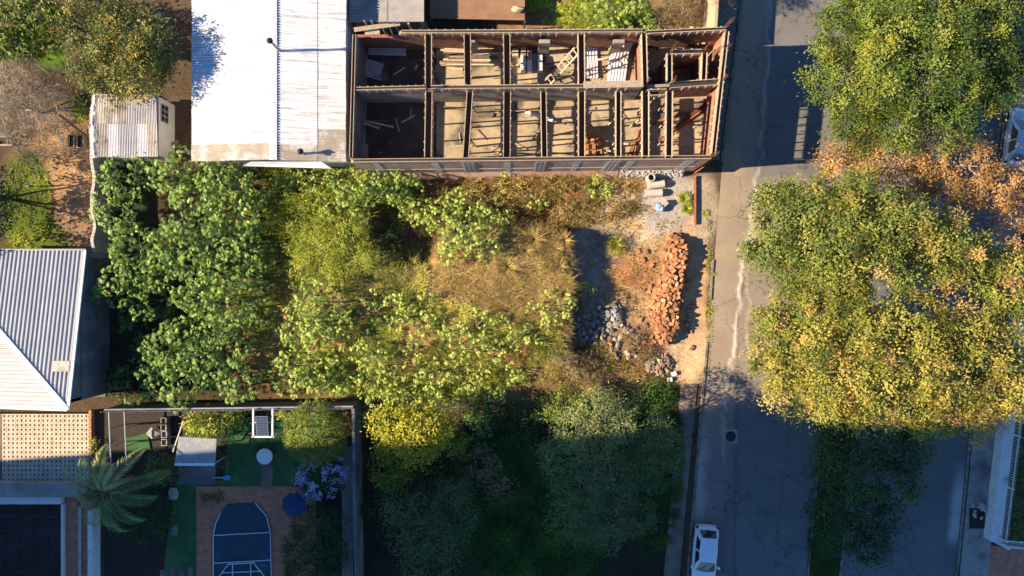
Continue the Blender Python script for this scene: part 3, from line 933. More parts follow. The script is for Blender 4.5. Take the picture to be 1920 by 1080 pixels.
# ------------------------------------------------------------------ shed and wavy wall
def shed():
    z = 2.5
    nw, se = W(182, 176, z), W(296, 295, z - .25)
    x0, x1, y0, y1 = nw.x, se.x, se.y, nw.y
    root = thing('garden_shed', 'white shed with worn ribbed roof and barred window beside the wavy wall', 'shed', ((x0 + x1) / 2, (y0 + y1) / 2, 0))
    m = MB(); m.box(x0 + .1, x1 + .02, y0 + .12, y1 - .1, -.1, z - .32); m.build('wall', M['plaster_white'], root)
    n = 6; wd = (x1 - x0) / n
    half = (y1 - y0) * .56
    me1 = corr_mesh('roof_sheet', half, wd + .03, .105, .018, 5)
    me2 = corr_mesh('roof_sheet', (y1 - y0) - half + .12, wd + .03, .105, .018, 5)
    for k in range(n):
        sheet(me1, 'roof_sheet', (x0 + (k + 1) * wd, y0 + rnd.uniform(-.04, .04), z - .25 + rnd.uniform(0, .01)), (0, 1, .045), (-1, 0, 0), M[rnd.choice(['roof_shed', 'roof_shed', 'zinc', 'zinc_white', 'roof_worn'])], root)
        sheet(me2, 'roof_sheet', (x0 + (k + 1) * wd, y0 + half - .12, z - .25 + half * .045 + .02 + rnd.uniform(0, .01)), (0, 1, .045), (-1, 0, 0), M[rnd.choice(['roof_shed', 'roof_shed', 'zinc', 'roof_worn'])], root)
    wx = x1 + .03
    yc = W(0, 213, 1.5).y
    m = MB(); m.box(wx, wx + .02, yc - .55, yc + .55, 1.05, 1.85); w = m.build('window', M['glass_dark'], root)
    m = MB()
    for yy in (-.58, -.19, .19, .58): m.box(wx + .005, wx + .05, yc + yy - .025, yc + yy + .025, 1.0, 1.9)
    for zz in (1.0, 1.45, 1.9): m.box(wx + .01, wx + .045, yc - .6, yc + .6, zz - .025, zz + .025)
    m.build('frame', M['plaster_grey'], w)
    # loose planks leaning at the back corner
    for i in range(5):
        a = W(305 + i * 4, 290 - i * 2, .0); b = W(322 + i * 3, 268 - i, .5 + i * .05)
        m = MB(); m.bar(a + Vector((0, 0, .06)), b, .16, .04)
        m.solo('plank', M['timber'], 'grey plank leaning on the outside corner of the white shed', 'plank', 'planks leaning on the white shed')
shed()

def wavy_wall():
    pts = [(181, 172), (174, 205), (170, 235), (172, 270), (172, 300), (177, 335), (173, 365), (173, 395), (178, 425), (173, 450), (178, 472)]
    z = 1.9
    ws = [W(x, y, z) for x, y in pts]
    # smooth
    fine = []
    for i in range(len(ws) - 1):
        p0 = ws[max(i - 1, 0)]; p1 = ws[i]; p2 = ws[i + 1]; p3 = ws[min(i + 2, len(ws) - 1)]
        for t in np.linspace(0, 1, 5)[:-1]:
            fine.append(.5 * ((2 * p1) + (-p0 + p2) * t + (2 * p0 - 5 * p1 + 4 * p2 - p3) * t * t + (-p0 + 3 * p1 - 3 * p2 + p3) * t ** 3))
    fine.append(ws[-1])
    m = MB(); top = MB()
    for a, b in zip(fine[:-1], fine[1:]):
        d = (b - a).normalized()
        m.bar(Vector((a.x, a.y, (z - .08) / 2 - .05)) - d * .02, Vector((b.x, b.y, (z - .08) / 2 - .05)) + d * .02, .12, z + .02)
        top.bar(Vector((a.x, a.y, z + .01)) - d * .01, Vector((b.x, b.y, z + .01)) + d * .01, .20, .08)
    root = thing('wavy_wall', 'wavy pale garden wall running between the yard and the overgrown lot', 'wall', (ws[5].x, ws[5].y, 0))
    m.build('panel_wall', M['plaster_grey'], root); top.build('coping', M['concrete_pale'], root)
    # plastic sheet thrown over the wall next to the shed
    rng = np.random.default_rng(3)
    P = []
    n = 36
    for i in range(n + 1):
        py = 176 + (296 - 176) * i / n
        for j in range(7):
            px = np.interp(py, [176, 215, 260, 296], [176, 170, 171, 174]) + (j - 1) * 2.3 + rng.normal(0, .6)
            zz = [1.75, 1.93, 2.06, 2.0, 2.0, 1.96, 1.9][j] + rng.normal(0, .035)
            P.append(W(px, py, zz))
    mb = MB(); mb.add(P, [(i * 7 + j, i * 7 + j + 1, i * 7 + j + 8, i * 7 + j + 7) for i in range(n) for j in range(6)])
    mb.solo('plastic_sheet', M['zinc_white'], 'crumpled white plastic sheet draped over the wall beside the shed', 'plastic sheet', smooth=True)
wavy_wall()

# ------------------------------------------------------------------ hip-roofed house on the left
def hip_house():
    Y0, yp, xp, ze, zp = 2.43, -7.61, -27.78, 3.0, 4.73
    s = (zp - ze) / (Y0 - yp)
    xw0 = xp - (zp - ze) / s
    root = thing('hip_roof_house', 'house with grey ribbed metal hip roof and white hip capping', 'house', (-32, -2, 0))
    m = MB(); m.box(xw0 + .4, xp - .35, yp + .3, Y0 - .4, -.1, ze - .12); m.build('wall', M['concrete_dark'], root)
    m = MB(); m.prism([(xw0 + .4, yp + .3), (xp - .35, yp + .3), (xp - .35, Y0 - .4)], ze - .12, ze - .1); m.build('ceiling', M['plaster_grey'], root)
    # east gable under the verge, and south end wall
    m = MB(); x = xp - .35
    m.add([(x, Y0 - .4, ze - .15), (x, yp + .3, ze - .15), (x, yp + .3, zp - .15), (x - .2, Y0 - .4, ze - .15), (x - .2, yp + .3, ze - .15), (x - .2, yp + .3, zp - .15)],
          [(0, 2, 1), (3, 4, 5), (0, 3, 5, 2), (1, 2, 5, 4)])
    y = yp + .3
    m.add([(x, y, ze - .15), (xw0 + .4, y, ze - .15), (x, y, zp - .16), (x, y + .2, ze - .15), (xw0 + .4, y + .2, ze - .15), (x, y + .2, zp - .16)],
          [(0, 1, 2), (5, 4, 3), (0, 2, 5, 3), (1, 4, 5, 2)])
    m.build('gable', M['concrete_dark'], root)
    pitch, amp = .272, .032
    prof = [(0, -1), (.30, -1), (.42, 1), (.72, 1), (.84, -1)]
    def ribs(a, b):
        out = []
        k = math.floor(a / pitch)
        while k * pitch < b:
            for f, q in prof:
                t = (k + f) * pitch
                if a <= t <= b: out.append((t, q * amp))
            k += 1
        return [(a, -amp)] + out + [(b, -amp)]
    hipx = lambda y: xp - (y - yp)            # 45 degree hip: x along it for a given y
    # north face: ribs north-south
    x = xp
    while x > -38.0 + 1e-6:
        xa = max(x - pitch * 3, -38.0)
        cols = [(xp - t, q) for t, q in ribs(xp - x, xp - xa)]
        mb = MB()
        P = []
        for cx, q in cols:
            yh = max(yp, yp + (xp - cx)); yh = min(yh, Y0)
            for yy in (Y0, yh): P.append((cx, yy, ze + (Y0 - yy) * s + q + .03))
        mb.add(P, [(2 * i, 2 * i + 1, 2 * i + 3, 2 * i + 2) for i in range(len(cols) - 1)])
        mb.build('roof_sheet', M['roof_hip'], root)
        x = xa
    # west face: ribs east-west
    y = yp
    while y < Y0 - .01:
        yb = min(y + pitch * 3, Y0)
        rows_ = [(yp + t, q) for t, q in ribs(y - yp, yb - yp)]
        P = []
        for cy, q in rows_:
            xh = hipx(cy)
            for xx in (xw0, xh): P.append((xx, cy, ze + (xx - xw0) * s + q + .03))
        mb = MB(); mb.add(P, [(2 * i, 2 * i + 1, 2 * i + 3, 2 * i + 2) for i in range(len(rows_) - 1)])
        mb.build('roof_sheet', M['roof_hip'], root)
        y = yb
    m = MB()
    a = Vector((xp, yp, zp + .09)); b = Vector((xw0, Y0, ze + .09))
    m.bar(a, b, .30, .06); m.build('hip_cap', M['ridge_white'], root)
    m = MB(); m.bar((xp + .03, Y0, ze + .05), (xp + .03, yp, zp + .05), .16, .10); m.build('verge_trim', M['ridge_white'], root)
    m = MB(); m.bar((xw0, yp - .03, ze + .05), (xp, yp - .03, zp + .05), .10, .10); m.build('verge_trim', M['ridge_white'], root)
    m = MB(); m.bar((xw0, Y0 + .06, ze), (xp + .05, Y0 + .06, ze), .12, .10); m.build('gutter', M['roof_grey'], root)
    # paler replacement patch by the verge
    q = W(117, 686, 4.2)
    m = MB(); zc = lambda yy: ze + (Y0 - yy) * s + .085
    m.add([(q.x - .58, q.y + .33, zc(q.y + .33)), (q.x - .58, q.y - .33, zc(q.y - .33)), (q.x + .53, q.y - .33, zc(q.y - .33)), (q.x + .53, q.y + .33, zc(q.y + .33)),
           (q.x - .58, q.y + .33, zc(q.y + .33) - .03), (q.x - .58, q.y - .33, zc(q.y - .33) - .03), (q.x + .53, q.y - .33, zc(q.y - .33) - .03), (q.x + .53, q.y + .33, zc(q.y + .33) - .03)],
          [(0, 1, 2, 3), (7, 6, 5, 4), (0, 4, 5, 1), (1, 5, 6, 2), (2, 6, 7, 3), (3, 7, 4, 0)])
    m.build('patch_sheet', M['concrete_pale'], root)
hip_house()
strip('driveway', lambda v: 150, lambda v: np.interp(v, [470, 600, 700, 760], [200, 206, 204, 196]), 474, 762, -.05, .05, 'concrete_dark')

# ------------------------------------------------------------------ breeze-block terrace, glazed building below it
def terrace():
    z = .35
    root = thing('breeze_block_terrace', 'terrace of pale perforated breeze blocks beside the hip-roofed house', 'terrace', W(85, 830, 0))
    a, b = W(4, 776, z), W(166, 903, z)
    nx, ny = 20, 15
    px, py = (b.x - a.x) / nx, (a.y - b.y) / ny
    m = MB()
    hw, hh = px * .40 / 2, py * .48 / 2
    X, Y = px / 2 - .004, py / 2 - .006
    for (x0, x1, y0, y1) in ((-X, X, hh, Y), (-X, X, -Y, -hh), (-X, -hw, -hh, hh), (hw, X, -hh, hh)):
        m.box(x0, x1, y0, y1, -.14, 0)
    me = m.mesh('breeze_block'); me.materials.append(mat('breeze', (.60, .52, .40), (.50, .42, .31), 3., .9, .4, vary=.12))
    for i in range(nx):
        for j in range(ny):
            o = link(bpy.data.objects.new('breeze_block', me)); o.parent = root
            o.location = Vector((a.x + (i + .5) * px, a.y - (j + .5) * py, z + rnd.uniform(-.008, .008))) - root.location
    m = MB(); m.box(a.x - 6, b.x + .02, b.y - .05, a.y + .05, -.1, z - .16); m.build('base', M['soil_dark'], root)
    m = MB(); m.box(b.x + .03, b.x + .22, b.y - .1, a.y + .25, -.1, z + .05); m.build('edging', M['brick_top'], root)
    m = MB(); m.box(a.x - 6, a.x - .02, b.y, a.y, -.1, z - .01); m.build('border', M['paving_brown'], root)
terrace()

def glass_building():
    z = 1.05
    root = thing('glazed_building', 'low structure with dark glazed roof and pale parapet below the breeze block terrace', 'building', W(55, 1000, 0))
    tl, br = W(-60, 905, z), W(108, 1140, z)
    y1 = tl.y; x1 = br.x
    m = MB(); m.box(tl.x, W(146, 905, z).x, W(0, 932, z).y, y1, -.1, z); m.build('wall', M['concrete'], root)
    m = MB(); m.box(tl.x, W(110, 940, z).x, W(0, 948, z).y, W(0, 932.3, z).y, -.1, z - .3); m.build('parapet', M['plaster_white'], root)
    m = MB(); m.box(x1, x1 + .14, br.y, W(0, 949, z).y, -.1, z - .35); m.build('parapet', M['plaster_white'], root)
    m = MB(); m.box(tl.x, x1 - .02, br.y, W(0, 949, z).y, -.1, z - .75); m.build('room', M['plaster_grey'], root)
    px0 = tl.x
    cw = (x1 - px0) / 6; ch = .95
    yy = W(0, 949, z).y
    j = 0
    while yy - j * ch > br.y + .3:
        for i in range(6):
            m = MB(); m.box(px0 + i * cw + .02, px0 + (i + 1) * cw - .02, yy - (j + 1) * ch + .02, yy - j * ch - .02, z - .72, z - .68 + rnd.uniform(0, .006))
            m.build('glass_panel', M['roof_glass'], root)
        j += 1
    m = MB(); m.box(x1 + .16, W(146, 1000, .5).x, br.y - 1, W(0, 932.6, z).y, -.1, .42); m.build('brick_strip', M['brick_paver'], root)
    g = W(146, 1000, .5).x
    m = MB(); m.box(g + .02, g + .22, br.y - 1, W(0, 948, .5).y, -.1, .5); m.build('edge_beam', M['concrete_pale'], root)
    m = MB(); m.box(g + .24, W(172, 1000, .4).x, br.y - 1, W(0, 940, .5).y, -.1, .40); m.build('tile_strip', M['brick_top'], root)
    h = W(172, 1000, .4).x
    m = MB(); m.box(h + .02, h + .36, br.y - 1, W(0, 955, .5).y, -.1, .9); m.build('low_wall', M['plaster_white'], root)
glass_building()

# ------------------------------------------------------------------ tower block west of the picture: its shadow covers the south of the site
def tower():
    x1 = -47.0; x0 = -61.0
    yn = -12.75 + math.tan(math.radians(SUN_AZ)) * (x1 + 33); ys = yn - 24
    fl, nf = 3.05, 18
    root = thing('tower_block', 'tall plain apartment block standing west of the gardens, outside the picture', 'building', ((x0 + x1) / 2, (yn + ys) / 2, 0))
    m = MB(); m.box(x0, x1, ys, yn, -.1, fl * nf); m.build('wall', M['plaster_grey'], root)
    m = MB(); m.box(x0 - .2, x1 + .2, ys - .2, yn, fl * nf + .004, fl * nf + .9); m.build('roof_parapet', M['concrete'], root)
    mw = MB(); mw.box(-.02, .03, -.75, .75, 0, 1.35); me = mw.mesh('window'); me.materials.append(M['glass_dark'])
    ms = MB(); ms.box(-.02, .12, -.85, .85, -.09, -.01); mes = ms.mesh('sill'); mes.materials.append(M['concrete_pale'])
    for f in range(nf):
        for k in range(8):
            o = link(bpy.data.objects.new('window', me)); o.parent = root
            o.location = Vector((x1, ys + 1.6 + k * 2.95, f * fl + 1.0)) - root.location
            q = link(bpy.data.objects.new('sill', mes)); q.parent = o
    m = MB()
tower()
# ------------------------------------------------------------------ roofless brick shell
ZT, ZF = 5.0, 1.9
shell = thing('unfinished_building', 'roofless brick shell with timber beam forms, beside the white-roofed house', 'building', W(1000, 180, 0))
NW, NE, SE, SW = W(664, 58, ZT), W(1366, 53, ZT), W(1337, 293, ZT), W(655, 300, ZT)
def lerp_px(a, b, t): return a[0] + (b[0] - a[0]) * t, a[1] + (b[1] - a[1]) * t
m = MB(); m.prism([(p.x, p.y) for p in (NW, NE, SE, SW)], -.1, ZF); m.build('floor_slab', M['floor'], shell)

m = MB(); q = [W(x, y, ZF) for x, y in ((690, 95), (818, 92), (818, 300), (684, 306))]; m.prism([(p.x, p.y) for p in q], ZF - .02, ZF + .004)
m.build('floor_shade_patch', mat('shade_stained_floor', (.10, .08, .062), (.045, .036, .03), .9, .92, .5, (.26, .23, .20), .7, (.60, .74)), shell)  # stained floor, darkened further to paint in the west bays' shade

def wall(a, b, th, z0, z1, mt, name='wall', parent=shell):
    a = Vector(a); b = Vector(b)
    m = MB(); m.bar(Vector((a.x, a.y, (z0 + z1) / 2)), Vector((b.x, b.y, (z0 + z1) / 2)), th, z1 - z0)
    return m.build(name, M[mt], parent)

def inset(a, b, da, db):
    d = (b - a).normalized()
    return a + d * da, b - d * db
WTOP = ZT - .42
nw_e = W(800, 58, ZT)
wall(NW, W(745, 58, ZT), .2, ZF + .003, WTOP - .45, 'brick_ew')
wall(W(746, 58, ZT), NE, .2, ZF + .003, WTOP, 'brick_ew')
a, b = inset(NE, SE, .11, .11); em = a.lerp(b, .52)
wall(a, em, .2, ZF + .003, WTOP, 'brick_ns'); wall(em, b, .2, ZF + .0035, ZT - .97, 'brick_ns')
wall(NE, SE, .2, -.1, ZF, 'concrete', 'footing')
wall(SW, SE, .22, -.1, WTOP, 'brick_facade', 'facade_wall')
a, b = inset(NW, SW, .11, .12); wall(a, b, .18, ZF + .003, WTOP, 'concrete_dark')
MIDW, MIDE = W(662, 166, ZT), W(1211, 160, ZT)
wall(W(668, 166, ZT), W(1205, 160, ZT), .16, ZF + .004, WTOP, 'concrete')
wall(W(1216, 158, ZT), W(1348, 152, ZT), .18, ZF + .004, WTOP, 'brick_ew')
wall(W(1208, 64, ZT), W(1210, 156, ZT), .2, ZF + .004, WTOP, 'brick_ns')
wall(W(1256, 98, ZT), W(1256, 152, ZT), .2, ZF + .005, WTOP, 'brick_ns')
wall(W(1260, 98, ZT), W(1318, 97, ZT), .16, ZF + .005, WTOP, 'brick_ew')
wall(W(1322, 98, ZT), W(1322, 150, ZT), .16, ZF + .006, WTOP, 'brick_ns')

# concrete columns and band on the street-lot facade, stone plinth at its foot
def on_south(px, z):
    t = (px - 655) / (1337 - 655)
    p = SW.lerp(SE, t); return Vector((p.x, p.y, z))
for px, w in ((700, .35), (812, .45), (876, .85), (951, .4), (1016, .7), (1086, .35), (1156, .9), (1190, .4), (1302, .55)):
    p = on_south(px, 0)
    m = MB(); m.box(p.x - w / 2, p.x + w / 2, p.y - .122, p.y - .105, -.1, WTOP - .05); m.build('column', M['concrete_pale'], shell)
    if w > .6:
        for q in (-.28, 0, .28):
            m = MB(); m.box(p.x + q - .05, p.x + q + .05, p.y - .14, p.y - .1225, .3, WTOP - .3); m.build('plank', M['timber'], shell)
a, b = on_south(668, 2.0), on_south(1325, 2.0)
m = MB(); m.bar(a - Vector((0, .10, 0)), b - Vector((0, .10, 0)), .06, .2); m.build('band_course', M['concrete_pale'], shell)
a, b = on_south(660, 0), on_south(1180, 0)
m = MB(); m.add([(a.x, a.y - .11, .75), (b.x, b.y - .11, .75), (b.x, b.y - .55, -.1), (a.x, a.y - .45, -.1), (a.x, a.y - .11, -.1), (b.x, b.y - .11, -.1)],
                [(0, 3, 2, 1), (0, 4, 3), (1, 2, 5)])
m.build('footing', M['brick_facade'], shell)
# rough stone apron: single stones on a sloping bed
a, b = on_south(1184, 0), on_south(1316, 0)
m = MB(); m.add([(a.x, a.y - .11, .75), (b.x, b.y - .11, .75), (b.x, b.y - .62, -.1), (a.x, a.y - .62, -.1), (a.x, a.y - .11, -.1), (b.x, b.y - .11, -.1)], [(0, 3, 2, 1), (0, 4, 3), (1, 2, 5)])
apron = m.build('stone_apron', M['concrete_pale'], shell)

def rock_mesh(name, seed, flat=.7):
    rng = np.random.default_rng(seed)
    ph = (1 + 5 ** .5) / 2
    V = unit(np.array([(-1, ph, 0), (1, ph, 0), (-1, -ph, 0), (1, -ph, 0), (0, -1, ph), (0, 1, ph), (0, -1, -ph), (0, 1, -ph), (ph, 0, -1), (ph, 0, 1), (-ph, 0, -1), (-ph, 0, 1)], float))
    V = V * rng.uniform(.35, .6, (12, 1)) * np.array([1.15, .9, flat])
    F = [(0, 11, 5), (0, 5, 1), (0, 1, 7), (0, 7, 10), (0, 10, 11), (1, 5, 9), (5, 11, 4), (11, 10, 2), (10, 7, 6), (7, 1, 8), (3, 9, 4), (3, 4, 2), (3, 2, 6), (3, 6, 8), (3, 8, 9), (4, 9, 5), (2, 4, 11), (6, 2, 10), (8, 6, 7), (9, 8, 1)]
    me = bpy.data.meshes.new(name); me.from_pydata([tuple(v) for v in V], [], F); me.update()
    return me
def rocks(mats):
    out = []
    for i in range(5):
        for mt in mats:
            me = rock_mesh('stone', 40 + i); me.materials.append(M[mt]); out.append(me)
    return out
RK_PALE = rocks(['pale_stone']); RK_GREY = rocks(['grey_stone']); RK_MIX = rocks(['grey_stone', 'stone_dark', 'block', 'pale_stone'])
for i in range(150):
    t = rnd.random(); q = rnd.random()
    p = a.lerp(b, t)
    o = link(bpy.data.objects.new('stone', rnd.choice(RK_PALE))); o.parent = apron
    o.location = Vector((p.x, p.y - .13 - .47 * q, .73 - .80 * q)) - wloc(apron)
    s = rnd.uniform(.12, .22); o.scale = (s, s, s); o.rotation_euler = (rnd.random() * 6, rnd.random() * 6, rnd.random() * 6)

def beam(p0, p1, w=.32, h=.40, props=True, cleats=True, z=ZT, floor=ZF, sp=1.0, one=False, side='timber', prop_skip=0):
    """formwork for a ring beam: bottom board, two side boards, cleats outside, posts underneath"""
    a, b = W(*p0, z), W(*p1, z)
    d = (b - a).normalized(); s = Vector((-d.y, d.x, 0))
    Lg = (b - a).length
    m = MB(); m.bar(a - Vector((0, 0, h - .02)), b - Vector((0, 0, h - .02)), w, .04)
    root = m.build('beam_form', M['slot_dark'], shell)
    for k in (-1, 1):
        if one and k == 1: continue
        o = s * k * (w / 2 + .024)
        dz = rnd.uniform(-.02, .02)
        mm = MB(); mm.bar(a + o - Vector((0, 0, h / 2 + dz)), b + o - Vector((0, 0, h / 2 - dz)), .040, h); mm.build('side_board', M[side], root)
    if cleats:
        mm = MB(); t = .2
        while t < Lg - .1:
            for k in (-1, 1):
                if (one and k == 1) or rnd.random() < .2: continue
                c = a + d * (t + rnd.uniform(-.04, .04)) + s * k * (w / 2 + .024 + .02 + .035)
                mm.bar(c - Vector((0, 0, h + rnd.uniform(.02, .25))), c - Vector((0, 0, -.0)), .055, .04, up=s)
            t += .5
        mm.build('cleats', M['timber_pale'], root)['kind'] = 'stuff'
    if props:
        t = rnd.uniform(.3, .7)
        while t < Lg - .2:
            c = a + d * t + s * rnd.uniform(-.08, .08)
            tl = .10 if rnd.random() < .6 else .55
            ft = c + s * rnd.uniform(-tl, tl) + d * rnd.uniform(-.12, .12)
            mm = MB(); mm.bar((ft.x, ft.y, floor - .01), (c.x, c.y, z - h + .005), .095, .095); mm.build('prop', M['timber'], root)
            t += sp * rnd.uniform(.6, 1.5)
    return root

# perimeter and cross forms
beam((752, 59), (1206, 57), .12, .40, False)
beam((1212, 60), (1362, 53), .12, .40, False)
beam((668, 166), (799, 163), .12, .42, False)
beam((807, 163), (1204, 160), .15, .42, False)
beam((660, 301), (1334, 294), .14, .40, False, cleats=False)
beam((1364, 58), (1338, 288), .18, .52, False)
for t in np.linspace(.54, .97, 7):
    c = NE.lerp(SE, t); m = MB(); m.bar((c.x, c.y, ZT - .98), (c.x, c.y, ZT - .5), .08, .08); m.build('prop', M['timber'], shell)
beam((664, 64), (658, 294), .14, .30, False, cleats=False)
for x0, x1 in ((803, 803), (876, 877), (950, 951), (1090, 1091)):
    beam((x0, 62), (x1, 158), .34)
beam((1208, 63), (1210, 154), .26, .42, False)
for x0, x1, q in ((804, 802, .36), (881, 873, .30), (951, 950, .36), (1019, 1021, .28), (1091, 1091, .34), (1160, 1160, .26), (1211, 1211, .36), (1256, 1255, .34)):
    beam((x0, 170), (x1, 294), q)
beam((1215, 173), (1250, 172), .3, .4)
beam((1258, 159), (1346, 153), .3, .42, False)
beam((1256, 99), (1256, 152), .26, .42, False)
beam((1262, 97), (1316, 96), .2, .4, False)
beam((1322, 98), (1320, 150), .26, .42, False)
# split capping planks, odd planks laid across the wall heads
def plank(p0, p1, z0, z1, w, t, label, group=None, mt='timber', name='plank'):
    a, b = W(*p0, z0), W(*p1, z1)
    m = MB(); m.bar(a, b, w, t)
    return m.solo(name, M[mt], label, 'plank', group)
plank((664, 56), (750, 44), ZT + .28, ZT + .30, .28, .06, 'long weathered plank resting askew on the end of the shell wall by the annex')
plank((684, 61), (712, 60), ZT + .06, ZT + .06, .3, .05, 'short plank lying on the broken wall head by the annex')
plank((1094, 159), (1206, 157), ZT + .03, ZT + .03, .42, .05, 'wide grey plank lying along the middle wall head', None, 'timber')
for px in (684, 697, 712, 726, 739):
    p = W(px, 47, ZT + .3)
    m = MB(); m.bar((p.x, p.y + .05, ZF), (p.x + .05, p.y + .1, ZT + .75), .07, .07); m.build('prop', M['timber'], shell)
# starter bars sticking out of the columns
for px, py, n in ((1362, 50, 7), (1358, 95, 3), (1350, 152, 6), (1335, 293, 7), (1258, 97, 6), (1258, 155, 6), (1213, 160, 4), (803, 57, 2), (1206, 56, 2), (800, 170, 2), (1322, 96, 4)):
    p = W(px, py, ZT - .5)
    for k in range(n):
        q = p + Vector((rnd.uniform(-.13, .13), rnd.uniform(-.13, .13), 0))
        m = MB(); m.tube([q, q + Vector((rnd.uniform(-.06, .1), rnd.uniform(-.06, .08), rnd.uniform(1.0, 1.5)))], [.016, .016], 5); m.build('starter_bar', M['steel_rust'], shell)
# bricks laid on top of the broken wall head
for i in range(9):
    p = W(752 + i * 5.6, 62, WTOP)
    m = MB(); m.box(p.x - .085, p.x + .085, p.y - .1, p.y + .1, WTOP - .02, WTOP + .09); m.build('brick', M['block'], shell)
# window frame block in the north wall
for px in (882, 1022, 1164):
    p = W(px, 62, ZT)
    m = MB(); m.box(p.x - .35, p.x + .35, p.y - .35, p.y - .12, ZF, WTOP - .35); m.build('pier', M['concrete'], shell)

# --- things lying on the slab
Z1 = ZF
random_planks = [((832 + rnd.uniform(-8, 14), 88 + i * 1.5 + rnd.uniform(-1, 1)), (925 + rnd.uniform(-20, 14), 92 + i * 1.35 + rnd.uniform(-3, 3)), i) for i in range(24)]
for p0, p1, i in random_planks:
    z = Z1 + .05 + .30 * math.sin(math.pi * min(1, (i + 2) / 26)) + rnd.uniform(0, .12)
    plank(p0, p1, z, z + rnd.uniform(-.06, .06), rnd.uniform(.10, .18), .05, 'weathered plank in the big plank heap against the north wall', 'planks in the heap against the north wall', rnd.choice(['timber', 'timber', 'timber_pale', 'timber_dark']))
for i in range(9):
    y = 90 + i * 3.2
    plank((1022 + rnd.uniform(-4, 4), y), (1088 + rnd.uniform(-8, 8), y + rnd.uniform(-2, 2)), Z1 + .05 + (8 - i) * .02, Z1 + .05 + (8 - i) * .02, .2, .05, 'tan plank in the flat stack behind the leaning ladder', 'planks behind the ladder', 'timber')
for i in range(5):
    plank((1030 + i * 3, 204 + i * 4), (1116 - i * 5, 203 + i * 4.4), Z1 + .06 + .02 * i, Z1 + .06, .16, .05, 'plank in the low stack crossing under the beam forms', 'planks under the beam forms')
plank((885, 213), (925, 216), Z1 + .09, Z1 + .09, .28, .07, 'short thick brown board lying on the sunlit slab', None, 'timber_dark')
plank((985, 209), (1036, 226), Z1 + .3, Z1 + .35, .2, .05, 'white painted board lying across the slab', None, 'white_paint')
plank((1015, 240), (998, 262), Z1 + 1.5, Z1 + .03, .12, .05, 'slanting plank propped between slab and beam form')
plank((830, 202), (880, 205), Z1 + .05, Z1 + .05, .2, .05, 'plank lying in the shadow edge near the middle wall', None, 'timber_dark')
plank((1040, 117), (1066, 115), Z1 + .05, Z1 + .05, .28, .06, 'short orange-brown board beneath the leaning ladder', None, 'timber')
plank((1120, 112), (1142, 110), Z1 + .6, Z1 + .6, .14, .06, 'yellowish batten between the two piles of roof sheets', None, 'timber_pale')
rp = random.Random(77)
for lb, gp, boxes, n in (('loose plank strewn on the shaded slab beside the white house', 'planks on the shaded slab', (672, 795, 175, 285), 9),
                         ('stray lath on the sunlit slab between the beam forms', 'laths between the beam forms', (830, 1200, 195, 285), 26),
                         ('stray lath on the slab north of the middle wall', 'laths north of the middle wall', (690, 1190, 110, 150), 16),
                         ('stray board on the slab of the end bay by the street', 'boards in the end bay', (1265, 1320, 185, 280), 7)):
    for _ in range(n):
        x, y = rp.uniform(boxes[0], boxes[1]), rp.uniform(boxes[2], boxes[3]); ang = rp.gauss(0, .5) + (1.57 if rp.random() < .2 else 0); l_ = rp.uniform(8, 30)
        plank((x - l_ * math.cos(ang), y - l_ * math.sin(ang) * .5), (x + l_ * math.cos(ang), y + l_ * math.sin(ang) * .5), Z1 + .03 + rp.uniform(0, .03), Z1 + .03 + rp.uniform(0, .05), rp.uniform(.06, .16), .04, lb, gp, rp.choice(['timber', 'timber_pale', 'timber_dark', 'timber']))
# leaning ladder of two rails with rungs
la, lb = W(1020, 162, Z1 + .05), W(1082, 94, Z1 + 2.7)
lad = thing('ladder', 'rough timber ladder slanting across the open bay', 'ladder', la)
d = (lb - la).normalized(); s = d.cross(Vector((0, 0, 1))).normalized()
for k in (-1, 1):
    m = MB(); m.bar(la + s * k * .22, lb + s * k * .22, .10, .07); m.build('rail', M['timber'], lad)
for i in range(9):
    c = la.lerp(lb, (i + .5) / 9)
    m = MB(); m.bar(c - s * .3, c + s * .3, .06, .05); m.build('rung', M['timber_pale'], lad)
# pale block stacks
bs = mat('pale_block', (.78, .76, .74), (.68, .66, .63), 5., .85, .2, vary=.05)
M['pale_block'] = bs
M['tan_block'] = mat('tan_block', (.55, .43, .27), (.42, .32, .2), 5., .85, .3, vary=.15)
for px, py0, py1, w in ((981, 84, 138, 9), (992.5, 97, 138, 9), (1012, 84, 137, 9), (1002, 102, 136, 8)):
    n = int((py1 - py0) / 4.6)
    for i in range(n):
        py = py0 + (i + .5) * (py1 - py0) / n
        hgt = .55 if i > n * .45 else .35 + .02 * i
        if px == 1002: hgt *= .5
        c = W(px, py, Z1)
        nb = 3
        hw = w / S / 2 * .97; hy = (py1 - py0) / n / S / 2 * .97
        lab = 'pale slab in the row of four white slab stacks'
        m = MB(); m.box(c.x - hw + rnd.uniform(-.02, .02), c.x + hw, c.y - hy, c.y + hy, Z1, Z1 + hgt + rnd.uniform(-.02, .02))
        m.solo('slab_stack', M['pale_block' if i > n * .42 and px != 1002 else 'tan_block'], lab if i > n * .42 and px != 1002 else 'tan slab in the row of slab stacks', 'slab', 'slabs stacked upright on the floor', bevel=.01)
c = W(966, 102, Z1)
m = MB(); m.box(c.x - .2, c.x + .2, c.y - .25, c.y + .25, Z1, Z1 + .5); m.solo('slab_stack', M['tan_block'], 'single tan block standing beside the slab stacks', 'block', bevel=.01)

